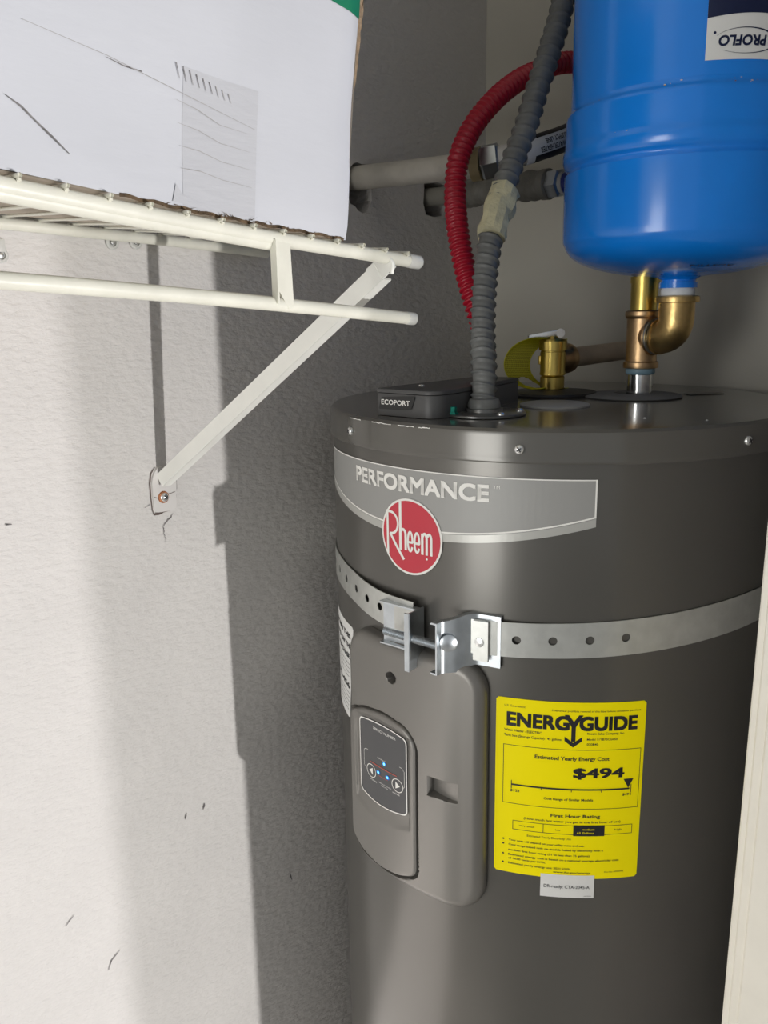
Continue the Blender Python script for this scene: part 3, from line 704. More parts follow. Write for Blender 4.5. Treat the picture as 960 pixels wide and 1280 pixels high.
# folded tongue of the strap threaded through the bracket slot, with its rivet
og = G().box(baseR+u*.0150+n_*.0078+Vector((0, 0, 1.2965)), (.0150, .0030, .0400), Matrix((u, n_, Vector((0, 0, 1)))).transposed()); og.out('strap_fold', m_galv, strap)
lathe([(.0048, 0), (.0044, .0014), (.0002, .0022)], baseR+u*.0140+n_*.0092+Vector((0, 0, 1.2955)), n_, 16).out('rivet', m_screw, strap, 40)
# left bracket: channel over the strap end, flange standing out
thL = 3.0
prL = [(-.0560, .0060), (-.0300, .0085), (-.0080, .0070), (.0030, .0020), (.0040, .0060), (.0015, .0200), (.0000, .0330)]
u2, n2 = tang(thL); baseL = Vector((HC.x, HC.y, 0)) + n2*HR; R3 = Matrix((u2, n2, Vector((0, 0, 1)))).transposed()
g = G()
g.box(baseL+u2*(-.0230)+n2*.0060+Vector((0, 0, 1.2945)), (.0480, .0016, .0440), R3)           # plate behind the strap end
g.box(baseL+u2*(-.0230)+n2*.0095+Vector((0, 0, 1.3165)), (.0480, .0080, .0016), R3)           # upper lip
g.box(baseL+u2*(-.0230)+n2*.0095+Vector((0, 0, 1.2725)), (.0480, .0080, .0016), R3)           # lower lip
g.out('bracket', m_zinc, strap, 25)
bevel_box('bracket_flange', baseL+u2*(.0015)+n2*.0165+Vector((0, 0, 1.2885)), (.0020, .0250, .0600), .0008, m_zinc, strap, R3)
g = G(); g.box(baseL+u2*(-.0005)+n2*.0285+Vector((0, 0, 1.2880)), (.0055, .0018, .0600), R3); g.out('flange_lip', m_zinc, strap, 25)
lathe([(.0068, 0), (.0068, .0052), (.0, .0052)], baseL+u2*(-.0050)+n2*.0215+Vector((0, 0, 1.2892)), u2, 6).out('nut', m_zinc, strap, 30)
p0 = baseL+u2*(-.0330)+n2*.0225+Vector((0, 0, 1.2912)); p1 = baseR+u*(-.0195)+n_*.0235+Vector((0, 0, 1.2905))
P = resample([p0, p1], .00033)
sweep(P, lambda s, t: .0037+.0006*math.sin(2*math.pi*(s/.0018) - t), 16).out('threaded_bolt', m_zinc, strap, 60)

# ================================================================== CONDUIT, RED HOSE, PLUMBING
gp_ = [(.3060, .6970, 1.5045), (.3040, .6990, 1.515), (.2978, .7081, 1.545), (.2849, .7229, 1.5755), (.2731, .7417, 1.624), (.2649, .7641, 1.6735), (.2605, .7875, 1.7158), (.2586, .8122, 1.7547), (.2582, .8384, 1.7945), (.2559, .8646, 1.8394), (.2543, .8918, 1.8852), (.2515, .9153, 1.9233), (.2446, .9383, 1.971), (.2298, .9659, 2.0556), (.22, .99, 2.2), (.22, 1.0, 2.449)]
con = thing('flexible_conduit', (.306, .697, 1.503), 'thick dark grey spiral conduit rising from the heater top beside the blue tank', 'conduit')
P = resample(spline(gp_, 10), .0008)
def crad(s, t):
    k = (s/.0118 + t/(2*math.pi)) % 1.0
    if s > .24: k = (s/.0150 + .08*math.sin(t)) % 1.0
    return .0116 + .0024*(math.exp(-((k-.5)/.10)**2)) - .0006*math.exp(-((k-.78)/.12)**2) + .0006*math.sin(3*t+s*40)*.3
sweep(P, crad, 28).out('corrugated_sleeve', m_conduit, con, 70)
lathe([(.0165, 0), (.0168, .002), (.0160, .006), (.0148, .0090), (.0125, .0100)], (.3058, .6972, 1.5052), n=32).out('connector', m_conduit, con, 40)
# masking tape wrap
rnd = random.Random(5); TP = resample(spline([(.2655, .7640, 1.6760), (.2640, .7700, 1.6860), (.2622, .7780, 1.6990), (.2606, .7890, 1.7170), (.2602, .7960, 1.7270)], 8), .003)
def trad(s, t):
    return .0152 + .0009*math.sin(2*t+s*180) + .0006*math.sin(5*t-s*310) + (.0032 if .03 < s < .075 else 0)*max(0, math.cos(t-1.0))
TP = resample(TP, .0055)
tp = sweep(TP, lambda s, t: trad(s, t)+.0007*math.sin(7*t+s*900), 11).out('tape_wrap', m_mask, con, 18); lab(tp, 'crumpled cream masking tape wrapped round the conduit')
# red
rp = [(.235, 1.09, 1.905), (.2139, .9990, 1.8985), (.2015, .9385, 1.8771), (.1947, .9062, 1.8605), (.1893, .8731, 1.837), (.1826, .8433, 1.8062), (.181, .8200, 1.7706), (.185, .8082, 1.7333), (.1992, .7940, 1.6923), (.2148, .7869, 1.648), (.2303, .7826, 1.6128), (.2415, .7828, 1.5822), (.2492, .7786, 1.5473), (.2530, .7737, 1.5380)]
P = resample(spline(rp, 10), .0009)
rh = sweep(P, lambda s, t: (.0112 + .0017*math.cos(2*math.pi*s/.0074)), 24).out('red_hose', m_redhose, None, 70)
tag(rh, 'red corrugated hose curving behind the dark grey conduit', 'hose')

# off-white pipe out of the wall
wp = thing('water_pipe', (0, .847, 1.773), 'off-white pipe coming out of the hole in the left wall at its larger steel nut', 'pipe')
rod('pipe', [(-.07, .845, 1.7745), (.0, .847, 1.7733), (.10, .8535, 1.7705), (.1766, .8665, 1.7705)], .0150, m_pipe, wp, 28)
rod('coupling', [(.168, .8640, 1.7702), (.179, .8680, 1.7710)], .0190, mat('yellowed collar', (.34, .27, .14), .5), wp, 24)
d = (.2787-.2016, .8320-.8345, .7710-.7640)
d = Vector((.0290, .0135, .0050)).normalized(); nb = Vector((.1790, .8680, 1.7712))
lathe([(.0185, 0), (.0205, .003), (.0205, .0200), (.0175, .0220)], nb, d, 6, ph=.3).out('hex_nut', m_zinc, wp, 30)
lathe([(.0148, 0), (.0148, .016), (.0110, .018)], nb+d*.0215, d, 24).out('sleeve', m_flex, wp, 40)
# supply line with printed tape
sl_p = [(.2080, .8830, 1.7765), (.216, .8925, 1.780), (.2296, .915, 1.7885), (.2376, .9467, 1.7990), (.2330, .996, 1.8150), (.2169, 1.0694, 1.8380), (.212, 1.115, 1.85)]
fl = thing('supply_line', (.21, .885, 1.777), 'white flexible supply line with a black and white printed label behind the blue tank', 'hose')
SP = resample(spline(sl_p, 8), .002); sweep(SP, .0125, 20).out('hose', m_flex, fl, 60)
# printed wrap = a slightly larger sleeve with dark bands
i0, i1 = 8, 60; sub = SP[i0:i1]
sweep(sub, .0150, 24, cap=False).out('printed_label', m_paper, fl, 60)
def tube_map(P, r):
    L = [0]
    for a, b in zip(P, P[1:]): L.append(L[-1]+(b-a).length)
    def fn(s, ph):
        k = 0
        while k < len(L)-2 and L[k+1] < s: k += 1
        t = (s-L[k])/max(1e-9, (L[k+1]-L[k])); p = P[k].lerp(P[k+1], t); d_ = (P[k+1]-P[k]).normalized()
        to = Vector((.62, -.78, -.10)); to = (to-d_*to.dot(d_)).normalized(); up = to.cross(d_)
        up = -up if up.z < 0 else up
        return p + (to*math.cos(ph) + up*math.sin(ph))*r
    return fn, L[-1]
fn, LL = tube_map(sub, .01525)
l = L2()
def gridpatch(a, b, p0, p1, na=14, nb=6):
    V_ = [(a+(b-a)*i/na, p0+(p1-p0)*j/nb) for i in range(na+1) for j in range(nb+1)]
    return V_, [(i*(nb+1)+j, (i+1)*(nb+1)+j, (i+1)*(nb+1)+j+1, i*(nb+1)+j+1) for i in range(na) for j in range(nb)]
l.add(gridpatch(.010, LL, -1.45, -.62)); l.add(gridpatch(.016, LL, .70, 1.5)); l.out('dark_band', m_ink, fn, fl)
l = L2()
tv = text2d('WATER HEATER', .006, .040, 0, .0060/.0153, .02, 2); l.add(([(.056-x, -(y)-.12) for x, y in tv[0]], tv[1]))
tv = text2d('SUPPLY LINE', .008, .038, 0, .0060/.0153, .02, 2); l.add(([(.062-x, -(y)+.42) for x, y in tv[0]], tv[1]))
fn2, _ = tube_map(sub, .01535); l.out('lettering', m_ink, fn2, fl)

# grey insulated pipe
ip = thing('insulated_pipe', (0, 1.0, 1.762), 'grey tape-wrapped pipe coming out of the square hole in the left wall', 'pipe')
rod('pipe', [(-.07, 1.002, 1.7645), (.0015, .9995, 1.7622), (.06, .985, 1.7590)], .0125, mat('grey pipe', (.26, .25, .22), .5), ip, 24)
P = resample(spline([(.045, .990, 1.7600), (.1008, .9770, 1.7566), (.16, .9690, 1.7550), (.2050, .9655, 1.7542)], 8), .003)
sweep(P, lambda s, t: .0175 + .0012*math.sin(s*120+2*t) + .0009*math.sin(s*310-t), 24).out('insulation', m_pipeg, ip, 60)
d = Vector((.06, -.004, -.002)).normalized()
lathe([(.0150, 0), (.0185, .003), (.0185, .012), (.0150, .014)], (.2020, .9655, 1.7540), d, 28).out('collar', m_pipeg, ip, 30)
lathe([(.0160, 0), (.0178, .003), (.0178, .0160), (.0150, .018)], (.2150, .9650, 1.7536), d, 6, ph=.2).out('hex_nut', m_zinc, ip, 30)
lathe([(.0135, 0), (.0135, .005), (.0110, .006)], (.2330, .9640, 1.7530), d, 24).out('sleeve', m_lgray, ip, 30)
lathe([(.0125, 0), (.0125, .030), (.0, .030)], (.2375, .9635, 1.7527), d, 24).out('blue_stub', m_bluestub, ip, 30)

# tee and elbow under the blue tank
NX, NY = .361, .934; BX, BY = .407, .918
fit = thing('pipe_fittings', (NX, NY, 1.5), 'brass tee and elbow on a shiny steel nipple, carrying the blue tank', 'pipe fitting')
nip = lathe([(.0140, 0), (.0148, .0006), (.0150, .034)], (NX, NY, 1.4996), n=40).out('steel_nipple', m_chrome, fit, 40)
lathe([(.0152, 0), (.0168, .002), (.0165, .006), (.0152, .009)], (NX, NY, 1.5255), n=36).out('sealant', m_bluegl, fit, 60)
lathe([(.0165, 0), (.0195, .0006), (.0200, .003), (.0195, .0072), (.0178, .0085), (.0174, .0140), (.0176, .051), (.0178, .0565), (.0195, .0578), (.0203, .061), (.0200, .0645), (.0170, .0660)], (NX, NY, 1.5325), n=44).out('brass_tee', m_bronze, fit, 40)
lathe([(.0150, 0), (.0152, .036), (.0162, .032), (.0162, .039), (.012, .040)], (NX, NY, 1.5965), n=40).out('brass_nipple', m_brass2, fit, 40)
dB = Vector((BX-NX, BY-NY, 0)).normalized()
ZB = 1.5690
lathe([(.0150, .008), (.0200, .0165), (.0212, .0185), (.0205, .0205), (.0165, .0200)], (NX, NY, ZB), dB, 36, cap=False).out('tee_branch', m_bronze, fit, 40)
lathe([(.0145, .016), (.0145, .0280)], (NX, NY, ZB), dB, 36).out('branch_nipple', m_chrome, fit, 40)
lathe([(.0168, .0195), (.0200, .0200), (.0203, .0215), (.0190, .0224), (.0150, .0224)], (NX, NY, ZB), dB, 36, cap=False).out('branch_face', m_zinc, fit, 40)
Lx = math.hypot(BX-NX, BY-NY); rb_ = .0195
P = [Vector((NX, NY, ZB)) + dB*(Lx-rb_-.002)]
for k in range(13):
    a = R_(90*k/12); P.append(Vector((NX, NY, ZB)) + dB*(Lx-rb_+rb_*math.sin(a)) + Vector((0, 0, rb_*(1-math.cos(a)))))
P.append(Vector((BX, BY, ZB+.0395)))
P = resample(P, .0015)
elb = sweep(P, lambda s, t: .0186+.0006*min(1, s/.03), 36).out('brass_elbow', m_brass, fit, 60)
lathe([(.0186, 0), (.0232, .0008), (.0236, .0035), (.0232, .0066), (.0205, .0078), (.0165, .0078)], (BX, BY, 1.6055), n=44).out('elbow_collar', m_brass, fit, 40)
lathe([(.0182, -.002), (.0200, 0), (.0202, .0022), (.0186, .0030)], Vector((NX, NY, ZB))+dB*(.0262), dB, 36).out('elbow_collar', m_brass, fit, 40)

# relief valve with its discharge pipe
VX, VY = .250, .924
rv = thing('relief_valve', (VX, VY, 1.5), 'brass relief valve with a silver lever on the heater top behind the conduit', 'valve')
lathe([(.0130, 0), (.0150, .0008), (.0150, .0150), (.0135, .0165), (.0160, .0180), (.0160, .0200), (.0155, .0215), (.0158, .0460), (.0150, .0465), (.0150, .0480), (.0172, .0485), (.0172, .0590), (.0155, .0615), (.0080, .0620), (.006, .0650), (.0002, .0655)], (VX, VY, 1.5040), n=36).out('valve_body', m_brass2, rv, 30)
for s in (-1, 1):
    p = Vector((VX, VY, 1.5400)) + Vector((.743, .669, 0))*.0160*s; bevel_box('lug', p, (.0034, .0034, .0110), .001, m_brass2, rv)
dO = Vector((.16, .985, -.03)).normalized(); dO = Vector((.10, .99, .03)).normalized()
pO = Vector((VX, VY, 1.5400))
lathe([(.0140, .008), (.0165, .018), (.0185, .021), (.0190, .026), (.0185, .031), (.0150, .033)], pO, dO, 36).out('outlet_collar', m_bronze, rv, 40)
lp0 = Vector((VX-.012, VY-.006, 1.5700)); u_l = Vector((-.743, -.60, -.16)).normalized()
lever = bevel_box('lever', Vector((VX, VY, 1.5725))+u_l*.010, (.0430, .0105, .0075), .0018, m_screw, rv, Matrix((u_l, Vector((0, 0, 1)).cross(u_l).normalized(), u_l.cross(Vector((0, 0, 1)).cross(u_l)).normalized())).transposed())
lathe([(.0055, -.0055), (.0055, .0055)], Vector((VX, VY, 1.5715))-u_l*.0075, (-.669, .743, 0), 18).out('lever_hinge', m_screw, rv, 30)
dp = thing('discharge_pipe', tuple(pO+dO*.03), 'dull copper pipe running from the relief valve to the back wall', 'pipe')
rod('pipe', [tuple(pO+dO*.026), tuple(pO+dO*.204)], .0125, m_copper, dp, 24)
# curled yellow mesh tag hung on the valve: a woven ribbon of real strands
yt = thing('mesh_tag', (VX-.02, VY-.03, 1.505), 'curled translucent yellow mesh tag hanging from the brass relief valve', 'tag')
rt = Vector((.743, .669, 0)); tw = Vector((.669, -.743, 0)); cC = Vector((.2407, .904, 0))
def curl(a, w, rad=.0):   # a: angle along curl, w across the ribbon
    rx, rz = .0400+rad, .0310+rad
    return Vector((cC.x, cC.y, 1.5365)) + rt*(rx*math.cos(a) + w*.80 - .002) + Vector((0, 0, rz*math.sin(a) - w*.06)) - tw*(w*.55 - .004)
A0, A1, W_ = R_(80), R_(285), .044
g = G(); NA, NW = 46, 20
def inhole(a, w): return ((a-R_(232))/R_(22))**2 + ((w-.024)/.013)**2 < 1
for i in range(NA+1):
    a = A0+(A1-A0)*i/NA; run = [w for w in [W_*j/NW for j in range(NW+1)]]
    seg_ = []
    for j in range(NW+1):
        w = W_*j/NW
        if inhole(a, w):
            if len(seg_) > 1: sweep([curl(a, ww) for ww in seg_], .00035, 4, g, cap=False)
            seg_ = []
        else: seg_.append(w)
    if len(seg_) > 1: sweep([curl(a, ww) for ww in seg_], .00035, 4, g, cap=False)
for j in range(NW+1):
    w = W_*j/NW; seg_ = []
    for i in range(NA+1):
        a = A0+(A1-A0)*i/NA
        if inhole(a, w):
            if len(seg_) > 1: sweep([curl(aa, w) for aa in seg_], .00035, 4, g, cap=False)
            seg_ = []
        else: seg_.append(a)
    if len(seg_) > 1: sweep([curl(aa, w) for aa in seg_], .00035, 4, g, cap=False)
o = g.out('mesh', m_mesh, yt); o['kind'] = 'stuff'
g = G(); sweep([curl(A0+(A1-A0)*i/NA, 0) for i in range(NA+1)], .0008, 6, g); sweep([curl(A0+(A1-A0)*i/NA, W_) for i in range(NA+1)], .0008, 6, g); g.out('edge_binding', m_mesh, yt, 60)
bm = bmesh.new()
# the thin tinted film behind the weave
m_film = bpy.data.materials.new('yellow tag film'); m_film.use_nodes = True; nt = m_film.node_tree; b = nt.nodes['Principled BSDF']
b.inputs['Base Color'].default_value = (.42, .38, .005, 1); b.inputs['Roughness'].default_value = .5
tr = nt.nodes.new('ShaderNodeBsdfTransparent'); tr.inputs[0].default_value = (.95, .9, .35, 1); mxs = nt.nodes.new('ShaderNodeMixShader'); mxs.inputs[0].default_value = .45
nt.links.new(tr.outputs[0], mxs.inputs[1]); nt.links.new(b.outputs[0], mxs.inputs[2]); nt.links.new(mxs.outputs[0], nt.nodes['Material Output'].inputs[0])
vsx = [[curl(A0+(A1-A0)*i/NA, W_*j/NW) for j in range(NW+1)] for i in range(NA+1)]
g = G(); g.v = [tuple(p) for r in vsx for p in r]
g.f = [(i*(NW+1)+j, (i+1)*(NW+1)+j, (i+1)*(NW+1)+j+1, i*(NW+1)+j+1) for i in range(NA) for j in range(NW) if not inhole(A0+(A1-A0)*(i+.5)/NA, W_*(j+.5)/NW)]
g.out('film', m_film, yt, 60)

# ================================================================== BLUE EXPANSION TANK
bt = thing('expansion_tank', (BX, BY, 1.612), 'bright blue metal expansion tank hanging neck down above the heater', 'expansion tank')
BR = .1255
prof = [(.0165, 1.6200), (.0165, 1.6212), (.0200, 1.6214), (.0200, 1.6275), (.0180, 1.6278), (.0180, 1.6300), (.0205, 1.6315), (.0235, 1.6330), (.034, 1.6345), (.060, 1.6372), (.085, 1.6425), (.104, 1.6490), (.117, 1.6575), (.1235, 1.6680), (BR, 1.6790),
        (BR, 1.7340), (BR-.0006, 1.7385), (BR-.0028, 1.7425), (BR-.0026, 1.7450), (BR+.0006, 1.7490), (BR+.0022, 1.7540), (BR+.0022, 1.7600), (BR+.0004, 1.7660), (BR, 1.7720), (BR, 1.7900), (BR-.0006, 1.7965), (BR-.0034, 1.8005), (BR-.0046, 1.8050), (BR-.0050, 1.8120), (BR-.0050, 2.02), (BR-.009, 2.045), (.10, 2.065), (.06, 2.082), (.0, 2.087)]
def subdiv(pr, n=3):
    P = [Vector((a, b, 0)) for a, b in pr]; return [(p.x, p.y) for p in spline([tuple(p) for p in P], n)]
lathe([(max(r, 0), h) for r, h in prof[:6]] + subdiv(prof[6:], 3), (BX, BY, 0), n=128).out('tank_body', m_blue, bt, 50)
lathe([(.0172, 0), (.0178, .001), (.0180, .006), (.0172, .0085)], (BX, BY, 1.6128), n=36).out('thread_tape', m_ptfe, bt, 50)
lathe([(.0160, 0), (.0160, .014)], (BX, BY, 1.6120), n=24).out('threaded_neck', m_blue, bt, 50)
def bmap(off, R__=BR-.0050):
    return lambda th, z: Vector((BX+(R__+off)*math.sin(R_(th)), BY-(R__+off)*math.cos(R_(th)), z))
bfac = .14/(BR-.005)
def bt_th(t): return 30 + (t-38)*1.16 
def bt_strip(a, b, lo, hi, n=30): return strip(a, b, lo, hi, n)
A_, B_ = 28.0, 84.0
tl = L2().add(bt_strip(A_, B_, lambda t: 1.8170, lambda t: 1.995)).out('tank_label', m_paper, bmap(.0004), bt); lab(tl, 'white and navy label printed upside down')
zarc = lambda t: 1.8500 + .0045*math.cos(R_((t-48)*3.6)) 
L2().add(bt_strip(A_, B_, zarc, lambda t: 1.995)).out('navy_print', m_navy, bmap(.0007), tl)
l = L2(); T0, T1 = 33.0, 53.6; tv = text2d('PROFLO', T0, T1, 1.8278, .0085, .035, 4, flip=True, shear=.12); l.add(tv)
cxs, czs = 44.5, 1.8322
for a0, a1 in ((155, 22), (-135, 20)):
    N = 26; pts = []; ww = []
    for k in range(N+1):
        a = R_(a0+(a1-a0)*k/N); pts.append((cxs+13.5*math.cos(a), czs+.0105*math.sin(a))); ww.append(.0002+.0016*(k/N)**1.6)
    v, f = stroke2d([(R_(t)*(BR-.005), z) for t, z in pts], ww); l.add(([(math.degrees(x/(BR-.005)), y) for x, y in v], f))
l.add(([(31.3+.6*math.cos(a), 1.8392+.0012*math.sin(a)) for a in [k*math.pi/5 for k in range(10)]], [tuple(range(10))]))
l.out('lettering', m_navy, bmap(.0008), tl)
l = L2(); l.add(text2d('EXPANSION TANK', 49, 80, 1.878, .0080, .02, 3, flip=True)); l.out('lettering', m_paper, bmap(.0010), tl)
# faint black stamp on the bottom dome
def dome(x, y):
    th = R_(x); r = y; zz = np.interp(r, [p[0] for p in prof[8:15]], [p[1] for p in prof[8:15]])
    return Vector((BX+r*math.sin(th), BY-r*math.cos(th), zz-.0007))
l = L2(); l.add(text2d('AUSTIN', 30, 62, .0770, .0070, .0, 2, flip=True)); l.out('stamp', m_ink, dome, bt)
# chips on the tank
rnd = random.Random(11)
for th, z, n_c in ((13, 1.7990, 5), (44, 1.7990, 6), (-24, 1.7965, 3), (-22, 1.674, 2), (-16, 1.676, 2), (19, 1.685, 4), (35, 1.700, 3), (-3, 1.763, 3)):
    for k in range(n_c):
        t = th+rnd.uniform(-6, 6); zz = z+rnd.uniform(-.002, .003); rr = BR+.0004 if zz < 1.796 else BR-.001
        if zz < 1.705: rr = BR-.0018
        s = rnd.uniform(.0003, .0010)
        L2().add(([(t+math.degrees(s*rnd.uniform(.6, 2.2)*math.cos(a)/BR), zz+s*.6*math.sin(a)) for a in [q*math.pi/3 for q in range(6)]], [tuple(range(6))])).out('paint_chip', m_crack if k % 2 else m_pipe, bmap(.0003, rr), bt)

# ================================================================== WIRE SHELF
shelf = thing('wire_shelf', (0, .25, 1.66), 'off-white vinyl coated wire shelf with a hanging rod on the left wall', 'wire shelf')
SX = .330
def zf(y): return float(np.interp(y, [-.45, 0, .216, .356, .545, .6], [1.700, 1.6860, 1.6700, 1.6560, 1.6425, 1.6395]))
def zk(y): return float(np.interp(y, [-.45, .36, .526, .673], [1.700, 1.6850, 1.6790, 1.6715]))
def zl(y): return float(np.interp(y, [-.45, .21, .353, .56], [1.650, 1.6210, 1.6120, 1.5950]))
ys = [-.45, -.3, -.15, 0, .1, .2, .3, .4, .5, .545]
fr = rod('front_rod', [(SX, y, zf(y)) for y in ys] + [(SX, .558, zf(.558))], .0052, m_shelf, shelf, 16)
lathe([(.0054, -.013), (.0058, -.012), (.0058, .0015), (.0046, .0035), (.0001, .004)], (SX, .563, zf(.563)), (0, 1, -.07), 20).out('end_cap', m_clear, shelf, 40)
rod('hanging_rod', [(SX, y, zl(y)) for y in ys] + [(SX, .552, zl(.552))], .0050, m_shelf, shelf, 16)
lathe([(.0052, -.008), (.0054, -.007), (.0054, .0015), (.0044, .0028), (.0001, .003)], (SX, .556, zl(.556)), (0, 1, -.085), 20).out('end_cap', m_clear, shelf, 40)
rod('back_rod', [(.0115, y, zk(y)) for y in [-.45, -.2, 0, .2, .36, .45, .526, .6, .672]], .0056, m_shelf, shelf, 14)
rod('lip_rod', [(SX-.0015, y, zf(y)-.0036) for y in [-.45, -.3, -.15, 0, .1, .2, .3, .405]], .0048, m_shelf, shelf, 14)
rod('middle_rod', [(.17, y, (zf(y)+zk(y))/2-.0015) for y in [-.45, -.2, 0, .2, .36, .5, .600]], .0028, m_shelf, shelf, 12) if False else None
for k in range(33):
    yb = .664-.0335*k; yf = .5455-.0268*k
    if yb < -.44 or yf < -.44: break
    a = Vector((.0085, yb, zk(yb)+.0062)); b = Vector((SX, yf, zf(yf)+.0060))
    pts = [a + Vector((-.0035, 0, -.0045)), a + Vector((-.001, 0, -.0006)), a+Vector((.004, 0, 0)), a.lerp(b, .5)+Vector((0, 0, -.0008)), b+Vector((-.004, 0, 0)), b+Vector((.0035, 0, -.0006)), b + Vector((.0052, 0, -.0030))]
    rod('wire', pts, .00135, m_shelf, shelf, 8, 3)
# flat hangers between the front rod and the hanging rod
for y in (.408, .02, -.36):
    z1_ = zf(y)+.001; z0_ = zl(y)-.0015
    g = G(); v = [(SX+.0046, y-.0060, z1_), (SX+.0046, y+.0085, z1_-.001), (SX+.0050, y+.0095, z0_), (SX+.0050, y+.0045, z0_-.0015), (SX+.0046, y-.0045, z0_+.012)]
    vb = [(x-.0022, yy, z) for x, yy, z in v]; n = 5
    g.add(v+vb, [tuple(range(n)), tuple(range(2*n-1, n-1, -1))] + [(i, n+i, n+(i+1) % n, (i+1) % n) for i in range(n)]); g.out('rod_hanger', m_shelf, shelf)
    G().box((SX+.0040, y-.0062, (z1_+z0_)/2), (.0062, .0014, z1_-z0_-.004)).out('rod_hanger', m_shelf, shelf)
# support brace: angle-section strut
br_ = thing('shelf_brace', (.002, .513, 1.42), 'white diagonal steel brace holding up the end of the wire shelf', 'shelf brace')
p0 = Vector((.004, .5130, 1.4240)); p1 = Vector((.322, .5285, 1.6330)); d = (p1-p0).normalized(); side = Vector((-.045, 1, 0)).normalized(); side = (side-d*side.dot(d)).normalized(); up = side.cross(d).normalized()
if up.z < 0: up = -up
wH = .0155
def strut_pts(w0, w1): pass
R3 = Matrix((d, side, up)).transposed(); L_ = (p1-p0).length
g = G(); mid = (p0+p1)/2
# V-section: two flanges meeting at the upper edge
for sgn, t in ((1, .0014),):
    g.box(mid - side*.0055, (L_, .0016, wH), R3)
    g.box(mid - up*(wH/2-.0008) + side*.0000, (L_, .0120, .0016), R3)
arm = g.out('arm', m_brace, br_)
G().box(p1 + d*.002 - side*.0045+Vector((0, 0, .0015)), (.026, .0020, wH*1.05), R3).out('flared_end', m_brace, br_)
rod('hook', [tuple(p1+Vector((.000, -.004, .004))), tuple(p1+Vector((.008, -.004, .0105))), tuple(p1+Vector((.0145, -.004, .006))), tuple(p1+Vector((.0135, -.004, -.002)))], .0016, m_brace, br_, 8)
# foot plate against the wall, painted in
v, f = poly2d(corner_round([(.4985, 1.3885), (.5270, 1.3870), (.5300, 1.4180), (.5290, 1.4300), (.5180, 1.4400), (.5060, 1.4390), (.4985, 1.4250)], .005, 3))
fp = G(); N = len(v); fp.add([(.0026, y, z) for y, z in v], f)
ol = corner_round([(.4985, 1.3885), (.5270, 1.3870), (.5300, 1.4180), (.5290, 1.4300), (.5180, 1.4400), (.5060, 1.4390), (.4985, 1.4250)], .005, 3); n = len(ol)
fp.add([(.0026, y, z) for y, z in ol]+[(-.0005, y, z) for y, z in ol], [(i, n+i, n+(i+1) % n, (i+1) % n) for i in range(n)])
fp.out('foot_plate', mat('painted foot plate', WALLC, .6, bump=(60, .2)), br_)
screw((.0026, .5120, 1.4045), (1, 0, 0), .0052, br_, m_screw)
lathe([(.0070, 0), (.0064, .0012), (.0052, .0014)], (.0026, .5115, 1.4045), (1, 0, 0), 20).out('washer', m_rust, br_, 30)
def crack(pts, w, m=m_crack, x=.0012):
    v, f = stroke2d(pts, w); mk('paint_crack', [(x, y, z) for y, z in v], f, m, WL)
rnd = random.Random(9)
def jag(a, b, n, amp): return [(a[0]+(b[0]-a[0])*k/n+rnd.uniform(-amp, amp), a[1]+(b[1]-a[1])*k/n+rnd.uniform(-amp, amp)) for k in range(n+1)]
crack([(.5050, 1.4395), (.4990, 1.4330), (.4965, 1.4220), (.4965, 1.4070), (.4970, 1.3920), (.4985, 1.3865)], [.0006, .0013, .0016, .0012, .0011, .0008])
crack(jag((.4985, 1.3862), (.5270, 1.3880), 9, .0004), [.0012, .0030, .0034, .0020, .0008, .0006, .0007, .0006, .0005, .0004])
crack(jag((.5290, 1.4000), (.5320, 1.4290), 8, .0006), [.0006, .0012, .0008, .0012, .0016, .0008, .0012, .0006, .0005])
crack(jag((.5235, 1.3830), (.5090, 1.3710), 8, .0007), [.0004, .0008, .0012, .0010, .0014, .0009, .0011, .0008, .0004], m_scuff)
crack(jag((.5090, 1.3710), (.5110, 1.3520), 9, .0009), [.0004, .0010, .0003, .0012, .0003, .0010, .0003, .0009, .0003, .0002], m_scuff)
crack(jag((.4950, 1.3990), (.4870, 1.3960), 5, .0004), [.0008, .0004, .0008, .0003, .0005, .0002], m_scuff)
v, f = stroke2d(jag((.4995, 1.4065), (.5070, 1.4035), 5, .0003), .0007); mk('paint_crack', [(.0029, y, z) for y, z in v], f, m_crack, br_)
v, f = stroke2d(jag((.5180, 1.4070), (.5270, 1.4080), 5, .0003), .0006); mk('paint_crack', [(.0029, y, z) for y, z in v], f, m_crack, br_)

# wall clips behind the back rod
for y, z, label in ((.476, 1.6745, 'frosted shelf clip on the wall below the back rod, left of its twin'), (.503, 1.6760, 'frosted shelf clip on the wall below the back rod, nearer the brace shadow'), (.361, 1.6580, 'frosted clip on the wall at the left edge of the view')):
    t = thing('wall_clip', (0, y, z), label, 'clip', 'wall clips behind the shelf')
    lathe([(.0068, .0005), (.0070, .003), (.0055, .0042), (.0040, .0040), (.0038, .0018)], (0, y, z), (1, 0, 0), 24).out('clip_body', m_clear, t, 40)
    bevel_box('clip_arm', (.0026, y-.0005, z+.0085), (.0050, .0095, .0120), .0012, m_clear, t)
    lathe([(.0024, 0), (.0022, .0012), (.0004, .0016)], (.0032, y, z), (1, 0, 0), 12).out('screw', m_screw, t, 40)

